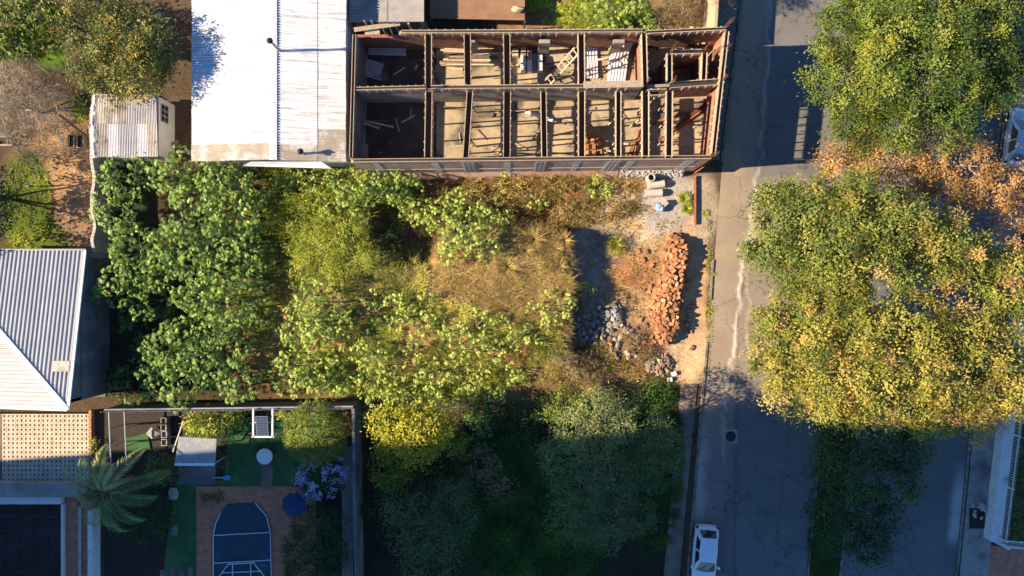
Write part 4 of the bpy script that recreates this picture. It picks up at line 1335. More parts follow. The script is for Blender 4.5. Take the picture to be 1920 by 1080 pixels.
# loose corrugated sheets
def loose(px, py, ul, vl, rz, tilt, z, label, mt='zinc', group=None, pitch=.2, roll=0):
    me = corr_mesh('roof_sheet', ul, vl, pitch, .035, 6)
    # centre the mesh
    for v in me.vertices: v.co.x -= ul / 2; v.co.y -= vl / 2
    me.materials.append(M[mt])
    o = link(bpy.data.objects.new('roof_sheet', me))
    o.location = W(px, py, z); o.rotation_euler = (roll, tilt, rz)
    sol = o.modifiers.new('t', 'SOLIDIFY'); sol.thickness = .008
    tag(o, label, 'roof sheet', group)
loose(726, 95, 2.5, .62, -.03, 0, Z1 + .30, 'bluish corrugated sheet lying under the broken north wall', 'zinc', pitch=.11)
m = MB(); p = W(726, 95, Z1); m.box(p.x - 1.1, p.x + 1.1, p.y - .25, p.y + .25, Z1, Z1 + .27); m.solo('timber_pallet', M['timber_dark'], 'low dark pallet under the bluish sheet', 'pallet')
loose(694, 129, 1.6, 1.15, -.28, .0, Z1 + .06, 'grey corrugated sheet lying on the dark corner floor', 'zinc', pitch=.19)
for i in range(2):
    loose(1107 + i * .6, 117 - i, 2.15, .95, math.pi / 2 + .03 * i, .05, Z1 + .10 + i * .05, 'pale corrugated sheet in the pair beside the ladder foot', 'zinc_white', 'pair of sheets by the ladder')
for i in range(3):
    loose(1156 + i * 1.5, 134 - i * 1.0, 1.75, 1.15, math.pi / 2 - .05 * i - .03, -.06, Z1 + .10 + i * .05, 'white corrugated sheet in the pile before the brick cross wall', 'zinc_white', 'white sheets before the cross wall')
for i in range(3):
    loose(1163 + i * 2.5, 88 + i * 1.5, 1.5, 1.0, math.pi / 2 - .25, -.55, Z1 + .6 + i * .06, 'grey corrugated sheet leaning up the corner of the cross wall', 'zinc', 'sheets leaning in the corner')
loose(1150, 176, 1.3, .8, .02, 0, Z1 + .06, 'grey corrugated sheet lying against the foot of the middle wall', 'zinc')
# drum and block stacks in the bay
p = W(1098, 250, Z1)
m = MB(); m.lathe(p, [(.0, 1.02), (.40, 1.02), (.42, 1.05), (.44, 1.05), (.44, .98), (.42, .95), (.42, .5), (.44, .48), (.44, .44), (.42, .42), (.42, .03), (.43, 0), (0, 0)], 24)
o = m.solo('oil_drum', M['rust_orange'], 'tan topped steel drum standing in the bay with orange bricks', 'drum', smooth=False)
mb_ = MB(); mb_.box(-.2, .2, -.1, .1, 0, .2)
for hx in (-.1, .1):
    for hz in (.055, .145): pass
meb = mb_.mesh('clay_block'); meb.materials.append(M['block'])
def hollow_block():
    """clay block with two rows of recessed cells on both ends"""
    m = MB(); L_, Wb, Hb = .33, .21, .18
    m.box(-L_ / 2 + .02, L_ / 2 - .02, -Wb / 2, Wb / 2, 0, Hb)
    t = .018
    for s_ in (-1, 1):
        x0, x1 = sorted((s_ * (L_ / 2 - .02), s_ * L_ / 2))
        m.box(x0, x1, -Wb / 2, Wb / 2, 0, t); m.box(x0, x1, -Wb / 2, Wb / 2, Hb - t, Hb)
        m.box(x0, x1, -Wb / 2, -Wb / 2 + t, t, Hb - t); m.box(x0, x1, Wb / 2 - t, Wb / 2, t, Hb - t)
        m.box(x0, x1, -.009, .009, t, Hb - t)
    me = m.mesh('clay_block'); me.materials.append(M['block'])
    return me
HB = hollow_block()
def block(loc, rot, label, group, me=HB, name='clay_block'):
    o = link(bpy.data.objects.new(name, me)); o.location = loc; o.rotation_euler = rot
    return tag(o, label, 'brick', group)
for (px, py, nx, ny, nz) in ((1106, 268, 4, 1, 3), (1106, 283, 3, 2, 2), (1125, 266, 2, 2, 4), (1128, 285, 2, 1, 1)):
    for i in range(nx):
        for j in range(ny):
            for k in range(nz - (i % 2)):
                p = W(px + (i - (nx - 1) / 2) * 6.4, py + (j - (ny - 1) / 2) * 11.5, Z1)
                block((p.x, p.y, Z1 + k * .2), (0, 0, math.pi / 2 + rnd.uniform(-.08, .08)), 'orange clay block stacked beside the drum inside the shell', 'blocks stacked by the drum')
# rusty bars lying in the east bays
for (p0, p1, n, sp) in (((1183, 288), (1208, 240), 9, 9), ((1240, 262), (1328, 196), 10, 8), ((1228, 232), (1284, 210), 6, 5)):
    root = thing('rebar_bundle', {9: 'rusty bar bundle lying by the orange block stacks', 10: 'long rusty bar bundle slanting across the end bay', 6: 'short rusty bar bundle under the last beam form'}[n], 'rebar', W(*p0, Z1))
    for k in range(n):
        a = W(p0[0] + rnd.uniform(-sp, sp), p0[1] + rnd.uniform(-sp, sp) * .6, Z1 + .03 + .05 * (k % 3)); b = W(p1[0] + rnd.uniform(-sp, sp), p1[1] + rnd.uniform(-sp, sp) * .6, Z1 + .03 + .05 * (k % 3))
        m = MB(); m.tube([a, b], [.05, .05], 5); m.build('bar', M['rust_orange' if k % 2 else 'steel_rust'], root)
# pallets and tyre-like stack in the corner room
for i, (px, py) in enumerate(((1290, 75), (1300, 78), (1312, 76))):
    c = W(px, py, Z1)
    m = MB(); m.bar(c + Vector((0, -.55, .9)), c + Vector((0, .55, .9)), .22, .06); m.solo('plank', M['timber_pale'], 'pale board standing on trestles in the corner room', 'plank', 'boards in the corner room')
    m = MB(); m.box(c.x - .1, c.x + .1, c.y - .5, c.y + .5, Z1, Z1 + .87); m.solo('trestle', M['timber_dark'], 'dark trestle under the boards in the corner room', 'trestle', 'trestles in the corner room')
la, lb = W(1330, 103, Z1 + .6), W(1345, 88, Z1 + 2.6)
lad = thing('ladder', 'short ladder leaning inside the corner room by the street wall', 'ladder', la)
for k in (-1, 1):
    m = MB(); m.bar(la + Vector((-.14, -.12, -.6)) * 0 + Vector((k * .14, k * .12, 0)), lb + Vector((k * .14, k * .12, 0)), .06, .06); m.build('rail', M['timber_pale'], lad)
for i in range(6):
    c = la.lerp(lb, (i + .5) / 6); m = MB(); m.bar(c + Vector((-.16, -.14, 0)), c + Vector((.16, .14, 0)), .05, .05); m.build('rung', M['timber_pale'], lad)
p = W(682, 285, Z1)
m = MB(); m.box(p.x - .3, p.x + .3, p.y - .45, p.y + .45, Z1, Z1 + .5); m.solo('crate', M['timber'], 'grey wooden crate in the dark south-west corner of the shell', 'crate')
# short planks leaning along the inside of the south wall
for px in (716, 930, 1005, 1128):
    p = W(px, 285, Z1); m = MB(); m.bar((p.x, p.y, Z1), (p.x + .15, p.y - .3, Z1 + 1.3), .14, .05); m.solo('plank', M['timber'], 'plank leaning on the inside of the south wall', 'plank', 'planks leaning inside the south wall')

# ------------------------------------------------------------------ the drive: gate, rail, pipes, bag
p0, p1 = W(1299, 326, .0), W(1331, 303, .0)
m = MB(); m.bar((p0.x, p0.y, .85), (p1.x, p1.y, 1.05), .06, 1.75); m.solo('steel_gate', M['rust_orange'], 'rust-brown sheet steel gate leaf at the shell corner', 'gate')
a, b = W(1303, 330, .2), W(1303, 421, .2)
root = thing('steel_rail', 'long low rusty steel rail on edge across the gravel', 'rail', W(1303, 375))
m = MB(); m.bar((a.x, a.y, .10), (b.x, b.y, .10), .05, .30); m.build('web', M['steel_rust'], root)
m = MB(); m.bar((a.x, a.y, .262), (b.x, b.y, .262), .13, .025); m.build('flange', M['rust_orange'], root)
def pipe_lying(px0, py0, px1, py1, r, label):
    a, b = W(px0, py0, r), W(px1, py1, r)
    z = max(float(terrain(a.x, a.y)), float(terrain(b.x, b.y)), 0) + r - .02
    a.z = b.z = z
    d = (b - a).normalized(); s = Vector((-d.y, d.x, 0)); up = Vector((0, 0, 1))
    m = MB(); n = 18
    P = []
    for (c, rr) in ((a, r), (b, r), (b, r * .78), (a, r * .78)):
        for k in range(n):
            t = 2 * math.pi * k / n; P.append(c + s * math.cos(t) * rr + up * math.sin(t) * rr)
    F = []
    for q in range(4):
        for k in range(n): F.append((q * n + k, q * n + (k + 1) % n, ((q + 1) % 4) * n + (k + 1) % n, ((q + 1) % 4) * n + k))
    m.add(P, F)
    m.solo('concrete_pipe', M['concrete_pale'], label, 'pipe', 'concrete pipes by the shell')
pipe_lying(1214, 348, 1245, 344, .27, 'pale concrete pipe lying next to the upright pipe')
pipe_lying(1209, 363, 1241, 361, .27, 'pale concrete pipe lying further from the shell wall')
p = W(1217, 336, .0); p.z = float(terrain(p.x, p.y)) - .03
m = MB(); m.lathe(p, [(.21, 0), (.21, .85), (.27, .85), (.27, 0), (.21, 0)], 20); m.solo('concrete_pipe', M['concrete_pale'], 'pale concrete pipe standing upright at the shell wall', 'pipe', 'concrete pipes by the shell')
p = G(1244, 383)
m = MB(); m.box(-.23, .23, -.17, .17, 0, .45)
o = m.build('concrete_block', M['concrete_pale']); o.location = p - Vector((0, 0, .02)); o.rotation_euler = (0, 0, .7); tag(o, 'pale cement block under the blue and white bag', 'block')
def bag(px, py, label):
    p = G(px, py); rng = np.random.default_rng(5)
    m = MB(); prof = [(0, 0), (.26, .02), (.33, .14), (.31, .3), (.22, .42), (.1, .47), (0, .48)]
    m.lathe((0, 0, 0), prof[1:-1], 14)
    v = np.array(m.v); v *= 1 + rng.normal(0, .17, v.shape) * np.array([1, 1, .6]); m.v = [tuple(q) for q in v]
    n = len(m.v); m.v.append((0, 0, .46)); m.f += [(n - 14 + k, n - 14 + (k + 1) % 14, n) for k in range(14)]
    o = m.build('cement_bag', M['bag_blue'], smooth=False); o.location = p - Vector((0, 0, .02)); tag(o, label, 'bag')
bag(1238, 390, 'crumpled blue and white bag lying on the gravel')

# ------------------------------------------------------------------ big tumbled pile of orange clay blocks
def brick_pile():
    prof = [(440, 1250, 1276), (455, 1246, 1288), (480, 1244, 1290), (510, 1238, 1286), (540, 1228, 1282), (570, 1216, 1278), (600, 1220, 1278), (625, 1220, 1272), (640, 1226, 1258)]
    vsn = [q[0] for q in prof]
    def lr(v): return np.interp(v, vsn, [q[1] for q in prof]), np.interp(v, vsn, [q[2] for q in prof])
    def hp(u, v):
        a, b = lr(v)
        c = a + (b - a) * .62
        t = (u - c) / ((b - c) if u > c else (c - a))
        e = min(1, (v - 436) / 26., (646 - v) / 26.)
        return max(0, .95 * (1 - t * t)) * max(0, e) ** .6
    pts = []
    tries = 0
    rr = random.Random(21)
    # loose ring on the ground first, then layers
    placed = []
    for layer in range(5):
        z0 = layer * .19
        mind = .265
        tr = 0; got = 0
        while tr < 2600:
            tr += 1
            v = rr.uniform(440, 642); a, b = lr(v); u = rr.uniform(a, b)
            h = hp(u, v)
            if h < z0 * 1.02: continue
            if h > z0 + .42: continue                      # buried, never seen
            p = W(u, v, 0)
            if any((p.x - q[0]) ** 2 + (p.y - q[1]) ** 2 < mind * mind for q in placed if q[2] == layer): continue
            placed.append((p.x, p.y, layer, u, v))
    placed = placed[:]
    rr.shuffle(placed)
    placed.sort(key=lambda q: -q[2])
    for (x, y, layer, u, v) in placed[:298]:
        g = float(terrain(x, y))
        z = g + layer * .19 - .03
        block((x, y, z + rr.uniform(-.02, .05)), (rr.gauss(0, .28 if layer else .08), rr.gauss(0, .30 if layer else .08), rr.uniform(0, 6.28)), 'loose orange clay block in the big tumbled pile beside the road', 'clay blocks in the big tumbled pile')
    for k in range(26):
        u = rr.choice([rr.uniform(1196, 1222), rr.uniform(1284, 1296)]); v = rr.uniform(470, 655); p = G(u, v)
        block(p - Vector((0, 0, .03)), (rr.gauss(0, .15), rr.gauss(0, .15), rr.uniform(0, 6.28)), 'stray orange clay block lying on the soil beside the big pile', 'stray clay blocks beside the pile')
    # dark core so that the pile is solid between the blocks
    P = []; n = 40
    for i in range(n + 1):
        v = 446 + (636 - 446) * i / n; a, b = lr(v)
        for j in range(11):
            u = a + 4 + (b - a - 8) * j / 10
            q = W(u, v); P.append((q.x, q.y, float(terrain(q.x, q.y)) - .05 + max(0, hp(u, v) - .16)))
    m = MB(); m.add(P, [(i * 11 + j, i * 11 + j + 1, i * 11 + j + 12, i * 11 + j + 11) for i in range(n) for j in range(10)])
    o = m.build('broken_brick', M['steel_rust']); tag(o, 'packed broken brick in the heart of the orange pile', 'rubble', kind='stuff')
brick_pile()

def scatter(n, cx, cy, rx, ry, s0, s1, meshes, label, cat, group, name='stone', seed=1, zup=0.0):
    rr = random.Random(seed)
    for i in range(n):
        a = rr.uniform(0, 6.28); q = math.sqrt(rr.random())
        px, py = cx + math.cos(a) * q * rx, cy + math.sin(a) * q * ry
        p = G(px, py)
        s = rr.uniform(s0, s1)
        o = link(bpy.data.objects.new(name, rr.choice(meshes)))
        o.location = p + Vector((0, 0, s * .12 + zup * (1 - q * q) * rr.uniform(.5, 1))); o.scale = (s * rr.uniform(.8, 1.3), s, s * rr.uniform(.7, 1))
        o.rotation_euler = (rr.gauss(0, .4), rr.gauss(0, .4), rr.uniform(0, 6.28))
        tag(o, label, cat, group)
scatter(110, 1108, 600, 32, 50, .16, .42, RK_GREY, 'grey stone in the heap at the foot of the grassy bank', 'stone', 'grey stones at the foot of the bank', seed=3, zup=.25)
scatter(40, 1150, 590, 18, 26, .2, .6, RK_PALE + RK_GREY, 'pale broken stone on the rubble between bank and brick pile', 'stone', 'pale broken stones on the rubble', seed=4, zup=.3)
scatter(60, 1165, 640, 45, 36, .22, .5, RK_MIX, 'mixed broken stone on the spread rubble before the brick pile', 'rubble', 'mixed broken stones on the rubble', seed=5, zup=.15)
scatter(70, 1236, 684, 24, 22, .18, .42, RK_MIX, 'brick and stone fragment in the small rubble heap by the verge', 'rubble', 'fragments in the small rubble heap', seed=6, zup=.3)
for (px, py, rz) in ((1263, 700, .3), (1255, 711, .1)):
    p = G(px, py); m = MB(); m.box(-.16, .16, -.13, .13, 0, .2)
    o = m.build('white_tile_block', M['white_paint']); o.location = p; o.rotation_euler = (0.1, 0, rz); tag(o, 'small white block lying by the rubble heap at the verge', 'block', 'white blocks by the verge')
def pebbles(name, label, n, cx, cy, rx, ry, s0, s1, mt, seed):
    rng = np.random.default_rng(seed)
    a = rng.uniform(0, 6.28, n); q = np.sqrt(rng.random(n))
    px = cx + np.cos(a) * q * rx; py = cy + np.sin(a) * q * ry
    x = (px - 960) / S; y = (540 - py) / S; z = terrain(x, y)
    C = np.stack([x, y, z], 1)
    base = np.array([(1, 0, 0), (0, 1, 0), (-1, 0, 0), (0, -1, 0), (0, 0, 1)], float)
    s = rng.uniform(s0, s1, n)
    ang = rng.uniform(0, 6.28, n)
    V = base[None] * (s[:, None] * rng.uniform(.6, 1.2, (n, 5)))[..., None]
    ca, sa = np.cos(ang)[:, None], np.sin(ang)[:, None]
    V = np.stack([V[..., 0] * ca - V[..., 1] * sa, V[..., 0] * sa + V[..., 1] * ca, V[..., 2] * .7], -1) + C[:, None, :] - np.array([0, 0, .008])
    F = np.concatenate([np.array([(0, 1, 4), (1, 2, 4), (2, 3, 4), (3, 0, 4)]) + 5 * i for i in range(n)])
    o = npmesh(name, V.reshape(-1, 3), F, M[mt]); tag(o, label, 'gravel', kind='stuff')
pebbles('gravel', 'loose grey gravel spread around the concrete pipes', 2600, 1262, 385, 66, 60, .02, .055, 'pale_stone', 9)
pebbles('gravel', 'fine stones among the heap below the bank', 1500, 1120, 610, 60, 60, .03, .09, 'grey_stone', 10)
pebbles('gravel', 'small rubble crumbs around the brick pile', 2600, 1190, 650, 95, 70, .02, .06, 'stone_dark', 12)
pebbles('gravel', 'clay crumbs strewn over the drive', 1200, 1210, 560, 90, 170, .015, .05, 'block', 13)

# ------------------------------------------------------------------ manhole
p = W(1370, 818, .0)
root = thing('manhole', 'round iron manhole cover in a square concrete collar in the road', 'manhole', (p.x, p.y, .02))
m = MB(); m.box(-.46, .46, -.46, .46, -.04, .006); o = m.build('collar', M['concrete'], root, local=True)
m = MB(); m.lathe((0, 0, 0), [(.36, .004), (.36, .014), (.33, .016), (.30, .012), (.0, .012)], 28); m.build('cover', M['dark_hole'], root, local=True)

# ------------------------------------------------------------------ garden with the pool
def flat(name, pts, z0, z1, mt, kind='structure'):
    ps = [W(x, y, z1) for x, y in pts]
    m = MB(); m.prism([(p.x, p.y) for p in ps], z0, z1); o = m.build(name, M[mt])
    if kind: tag(o, kind=kind)
    return o
flat('garden_soil', [(196, 766), (640, 766), (640, 1140), (196, 1140)], -.08, .012, 'soil_dark')
flat('lawn', [(430, 782), (640, 782), (640, 912), (368, 912), (368, 1140), (300, 1140), (310, 1040), (330, 900), (420, 900)], -.06, .035, 'turf')
flat('deck', [(368, 912), (560, 912), (592, 940), (592, 1140), (368, 1140)], -.06, .075, 'brick_paver')
flat('garden_path', [(641, 838), (662, 836), (662, 1140), (641, 1140)], -.06, .055, 'concrete')
flat('stepping_path', [(490, 868), (511, 868), (511, 911), (490, 911)], -.06, .05, 'paving_brown')
flat('canopy_floor', [(335, 870), (404, 870), (404, 909), (335, 909)], -.06, .05, 'concrete_dark')
for i, (px, py) in enumerate(((305, 1078), (323, 1072), (340, 1080), (357, 1072))):
    c = W(px, py, .05); m = MB(); m.box(c.x - .18, c.x + .18, c.y - .35, c.y + .35, -.02, .06)
    m.solo('stepping_stone', M['paving_brown'], 'rectangular stepping stone set in the lawn by the deck', 'paving stone', 'stepping stones in the lawn')
# walls
root = thing('garden_wall', 'dark rendered garden wall with pale mesh-topped coping round the pool garden', 'wall', W(430, 760, 0))
z = 2.0
A_, B_, C_ = W(196, 769, z), W(662, 763, z), W(668, 1140, z)
wall(A_, B_, .16, -.1, z, 'paving_brown', 'wall', root); a, b = inset(B_, C_, .09, 0); wall(a, b, .16, -.1, z, 'concrete_dark', 'wall', root)
m = MB(); m.bar(Vector((A_.x, A_.y, z + .03)), Vector((B_.x, B_.y, z + .03)), .17, .055); m.build('coping', M['concrete'], root)
m = MB(); m.bar(Vector((a.x, a.y, z + .03)), Vector((b.x, b.y, z + .03)), .18, .055); m.build('coping', M['concrete_dark'], root)
for t in np.linspace(0, 1, 12):
    c = A_.lerp(B_, t); m = MB(); m.bar((c.x, c.y - .06, z + .05), (c.x, c.y - .06, z + .45), .035, .035); m.build('wire_post', M['alloy'], root)
for k in range(3):
    m = MB(); m.tube([(A_.x, A_.y - .06, z + .16 + .12 * k), (B_.x, B_.y - .06, z + .16 + .12 * k)], [.012, .012], 4); m.build('wire', M['alloy'], root)
# pool with cover, frame
pool = thing('pool_cover', 'dark blue pool cover held by a thin white frame on the brick deck', 'pool cover', W(455, 1020, .075))
pp = [(427, 945), (478, 943), (500, 968), (507, 1000), (510, 1150), (400, 1150), (400, 1003), (405, 980), (414, 962)]
ws = [W(x, y, .14) for x, y in pp]
m = MB(); m.prism([(p.x, p.y) for p in ws], .07, .14); m.build('cover', M['blue_cover'], pool)
zz = .165
def pbar(p0, p1, par, w=.045, z=zz, mt='white_paint', nm='frame_bar'):
    a, b = W(*p0, z), W(*p1, z); m = MB(); m.bar(a, b, w, .045); return m.build(nm, M[mt], par)
for i in (1, 2, 3, 6, 7): pbar(pp[i], pp[(i + 1) % len(pp)] if i != 3 else pp[4], pool)
pbar(pp[5], pp[6], pool)
pbar((400, 1004), (507, 998), pool); pbar((401, 1056), (509, 1050), pool)
fr = thing('pool_ladder_frame', 'white tubular trapezoid frame standing on the pool cover', 'frame', W(455, 1070, .14))
q = [(405, 1088), (428, 1058), (475, 1055), (500, 1086), (405, 1140), (500, 1140)]
for i, j in ((0, 1), (1, 2), (2, 3), (0, 4), (3, 5)): pbar(q[i], q[j], fr, .05, .42)
for x in (436, 470): pbar((x, 1057), (x, 1140), fr, .04, .40)
pbar((415, 1074), (490, 1071), fr, .04, .38); pbar((405, 1092), (500, 1090), fr, .04, .38)
for x, y in ((405, 1088), (500, 1086), (428, 1058), (475, 1055), (405, 1138), (500, 1138)):
    c = W(x, y, .42); m = MB(); m.bar((c.x, c.y, .13), (c.x, c.y, .42), .045, .045); m.build('leg', M['white_paint'], fr)
# parasol
p = W(549, 948, 2.2)
um = thing('parasol', 'closed-topped navy blue parasol standing by the pool deck', 'parasol', (p.x, p.y, .07))
m = MB(); n = 8; rr_ = .83
P = [(p.x, p.y, 2.35)]
for r_, z_ in ((.45, 2.22), (rr_, 1.98)):
    for k in range(n):
        t = 2 * math.pi * (k + .5) / n; P.append((p.x + r_ * math.cos(t), p.y + r_ * math.sin(t), z_))
F = [(0, 1 + k, 1 + (k + 1) % n) for k in range(n)] + [(1 + k, 9 + k, 9 + (k + 1) % n, 1 + (k + 1) % n) for k in range(n)]
m.add(P, F); m.build('canopy', M['blue_canvas'], um)
m = MB(); m.tube([(p.x, p.y, .07), (p.x, p.y, 2.33)], [.025, .025], 8); m.build('pole', M['timber_pale'], um)
m = MB(); m.lathe((p.x, p.y, .07), [(0.25, 0), (.25, .08), (.06, .12), (.03, .3)], 14); m.build('base', M['concrete'], um)
# pergola with solar panel
pg = thing('pergola', 'small white pergola against the garden wall holding a solar panel', 'pergola', W(492, 795, .03))
zq = 2.25
for p0, p1, w in (((475, 766), (475, 820), .11), ((511, 766), (511, 820), .11), ((472, 819), (514, 819), .1), ((475, 792), (511, 792), .05)):
    a, b = W(*p0, zq), W(*p1, zq); m = MB(); m.bar(a, b, w, .1); m.build('beam', M['white_paint'], pg)
for x, y in ((475, 817), (511, 817), (475, 770), (511, 770)):
    c = W(x, y, zq); m = MB(); m.bar((c.x, c.y, 0), (c.x, c.y, zq - .05), .09, .09); m.build('post', M['white_paint'], pg)
c = W(491, 799, zq + .15)
sp_ = thing('solar_panel', 'small framed solar panel lying on the white pergola', 'solar panel', c)
m = MB(); m.box(-.40, .40, -.66, .66, -.045, -.005); m.build('frame', M['alloy'], sp_, local=True)
for i in range(4):
    for j in range(7):
        m = MB(); m.box(-.37 + i * .187, -.37 + i * .187 + .175, -.63 + j * .182, -.63 + j * .182 + .17, -.006, .003); m.build('cell', M['solar'], sp_, local=True)
sp_.rotation_euler = (.08, 0, 0.02)
# round table
p = W(496, 856, .75)
tb = thing('round_table', 'round white garden table on the green lawn', 'table', (p.x, p.y, .03))
m = MB(); m.lathe((p.x, p.y, 0), [(0, .75), (.54, .75), (.55, .735), (.54, .715), (0, .71)], 32); m.build('table_top', M['white_paint'], tb)
m = MB(); m.lathe((p.x, p.y, 0), [(.32, .03), (.30, .07), (.07, .12), (.05, .4), (.07, .71)], 16); m.build('pedestal', M['white_paint'], tb)
# clear canopy
cp = thing('glass_canopy', 'clear sheet canopy with white gutter beside the small paved square', 'canopy', W(368, 870, .02))
zc = 2.3
a, b, c, d = W(336, 820, zc + .15), W(405, 824, zc + .15), W(402, 869, zc), W(328, 869, zc)
mid0, mid1 = (a + b) / 2, (c + d) / 2
for quad in ((a, mid0, mid1, d), (mid0, b, c, mid1)):
    m = MB(); k = [Vector(v) for v in quad]
    s_ = (k[1] - k[0]).normalized() * .012
    k = [k[0] + s_, k[1] - s_, k[2] - s_, k[3] + s_]
    m.add(k, [(0, 3, 2, 1)]); m.build('sheet', M['clear_sheet'], cp)
for q0, q1 in ((a, d), (mid0, mid1), (b, c), (a, b)):
    m = MB(); m.bar(q0 - Vector((0, 0, .04)), q1 - Vector((0, 0, .04)), .05, .05); m.build('rafter', M['plaster_grey'], cp)
m = MB(); m.bar(d + Vector((0, -.06, 0)), c + Vector((0, -.06, 0)), .16, .1); m.build('gutter', M['white_paint'], cp)
for q0 in (a, b, c, d):
    m = MB(); m.bar((q0.x, q0.y, 0), (q0.x, q0.y, q0.z - .03), .06, .06); m.build('post', M['plaster_grey'], cp)
m = MB(); m.bar(W(324, 847, 2.2), W(344, 789, 2.6), .07, .07); m.solo('timber_pole', M['timber_pale'], 'thin bare timber pole slanting beside the clear canopy', 'pole')
m = MB(); q = W(344, 789, 2.6); m.bar((q.x, q.y, 0), (q.x, q.y, 2.58), .07, .07); m.solo('timber_post', M['timber_dark'], 'timber post holding up the slanting pole', 'post')
m = MB(); q = W(324, 847, 2.2); m.bar((q.x, q.y, 0), (q.x, q.y, 2.2), .07, .07); m.solo('timber_post', M['timber_dark'], 'timber post by the left corner of the clear canopy', 'post')
# blue paddle
pd = thing('paddle', 'bright blue paddle-shaped garden scoop with pale handle', 'garden tool', W(415, 896, .1))
m = MB(); c = W(424, 896, .12)
m.add([(c.x - .34, c.y - .0, .12), (c.x - .1, c.y - .17, .12), (c.x + .28, c.y - .14, .13), (c.x + .33, c.y + .1, .14), (c.x + .1, c.y + .2, .13), (c.x - .2, c.y + .12, .12)], [(0, 1, 2, 3, 4, 5)])
o = m.build('blade', M['blue_plastic'], pd); so = o.modifiers.new('t', 'SOLIDIFY'); so.thickness = .03
m = MB(); m.bar((c.x - .95, c.y + .02, .11), (c.x - .3, c.y, .11), .04, .04); m.build('handle', M['white_paint'], pd)
# odds and ends in the dark yard
scat = [(325, 925, .75, 'pale_stone', 'large pale boulder at the lawn edge by the bushes'), (290, 812, .8, 'pale_stone', 'pale blue-grey covered heap in the dark yard corner'), (326, 992, .65, 'paving_brown', 'round brown stone at the lawn edge')]
for px, py, s_, mt, lb in scat:
    me = rock_mesh('boulder', int(px)); me.materials.append(M[mt]); o = link(bpy.data.objects.new('boulder', me)); o.location = W(px, py, .2); o.scale = (s_ * 1.1, s_ * 1.5, s_); tag(o, lb, 'boulder')
for (px, py) in ((309, 789), (309, 801), (310, 814), (310, 829)):
    c = W(px, py, .3); m = MB(); w_ = .24
    for (x0, x1, y0, y1) in ((-w_, w_, w_ - .06, w_), (-w_, w_, -w_, -w_ + .06), (-w_, -w_ + .06, -w_ + .06, w_ - .06), (w_ - .06, w_, -w_ + .06, w_ - .06)):
        m.box(c.x + x0, c.x + x1, c.y + y0, c.y + y1, .01, .42)
    m.box(c.x - w_ + .06, c.x + w_ - .06, c.y - w_ + .06, c.y + w_ - .06, .01, .3)
    m.solo('square_planter', M['concrete'], 'square concrete planter in the row by the dark yard', 'planter', 'square planters in the yard')
flat('tarpaulin', [(236, 822), (276, 812), (282, 842), (238, 850)], .02, .09, 'turf', None)
tag(bpy.data.objects['tarpaulin'], 'dark green tarpaulin spread in the yard behind the palm', 'tarpaulin')
for px, lb in ((205, 'long thin pale pipe rail along the yard edge by the terrace'), (234, 'long thin pale pipe rail across the dark yard')):
    rt = thing('pipe_rail', lb, 'rail', W(px, 820, 0))
    a, b = W(px - 1, 772, 1.7), W(px + 3, 872, 1.7)
    m = MB(); m.tube([a, b], [.045, .045], 6); m.build('top_rail', M['alloy'], rt)
    for t in (0, .33, .66, 1):
        c = a.lerp(b, t); m = MB(); m.tube([(c.x, c.y, 0), (c.x, c.y, 1.7)], [.035, .035], 6); m.build('post', M['alloy'], rt)
# frames leaning in the left yard
yf = thing('window_frame', 'thin pale empty window frame leaning in the yard by the wavy wall', 'frame', W(130, 265, 0))
q = [W(117, 250, .9), W(130, 254, .3), W(130, 278, .3), W(119, 278, .9)]
for i in range(4):
    m = MB(); m.bar(q[i], q[(i + 1) % 4], .05, .05); m.build('rail', M['plaster_white'], yf)
for k, px in enumerate((136, 153)):
    c = W(px, 266, .2); rt = thing('cold_frame', 'dark planter box with pale rim in the yard by the wavy wall', 'planter', (c.x, c.y, 0), 'planter boxes in the yard')
    for (x0, x1, y0, y1) in ((-.24, .24, .40, .46), (-.24, .24, -.46, -.40), (-.24, -.19, -.4, .4), (.19, .24, -.4, .4)):
        m = MB(); m.box(c.x + x0, c.x + x1, c.y + y0, c.y + y1, -.02, .4); m.build('side', M['timber'], rt)
    m = MB(); m.box(c.x - .18, c.x + .18, c.y - .39, c.y + .39, -.02, .3); m.build('soil', M['soil_dark'], rt)
rt = thing('bench', 'low two-plank bench under the bare shrub', 'bench', W(8, 268, 0))
for py in (256, 272):
    a, b = W(-20, py, .45), W(22, py, .45); m = MB(); m.bar(a, b, .12, .05); m.build('slat', M['timber'], rt)
for px in (-15, 18):
    a, b = W(px, 254, .2), W(px, 274, .2); m = MB(); m.bar(a, b, .08, .42); m.build('leg', M['timber_dark'], rt)

for k in range(2):
    m = MB(); m.tube([W(322, 283 + k * 3, .3), W(364, 284 + k * 3, .3)], [.05, .05], 6); m.solo('plastic_pipe', M['bag_blue'], 'pale blue plastic pipe lying between the shed and the white house', 'pipe', 'plastic pipes behind the shed')
# ------------------------------------------------------------------ yard north of the shell
p = W(895, 12, 1.5)
rt = thing('brown_canopy', 'flat brown sheet roof of a lean-to behind the shell', 'roof', W(895, 12, 0))
a, b, c, d = W(806, 34, 1.5), W(984, 38, 1.5), W(984, -60, 1.5), W(806, -60, 1.5)
m = MB(); m.prism([(a.x, a.y), (b.x, b.y), (c.x, c.y), (d.x, d.y)], 1.44, 1.5); m.build('sheet', mat('brown_sheet', (.30, .175, .10), (.22, .125, .07), 1.5, .9, .3), rt)
for q in (a, b, c, d):
    m = MB(); m.bar((q.x * .99, q.y * .995, 0), (q.x * .99, q.y * .995, 1.45), .1, .1); m.build('post', M['timber_dark'], rt)
p = W(970, 17, 1.8); me = rock_mesh('sack', 77, .9); me.materials.append(M['tan_block']); o = link(bpy.data.objects.new('sack', me)); o.location = (p.x, p.y, 1.72); o.scale = (.8, .6, .6)
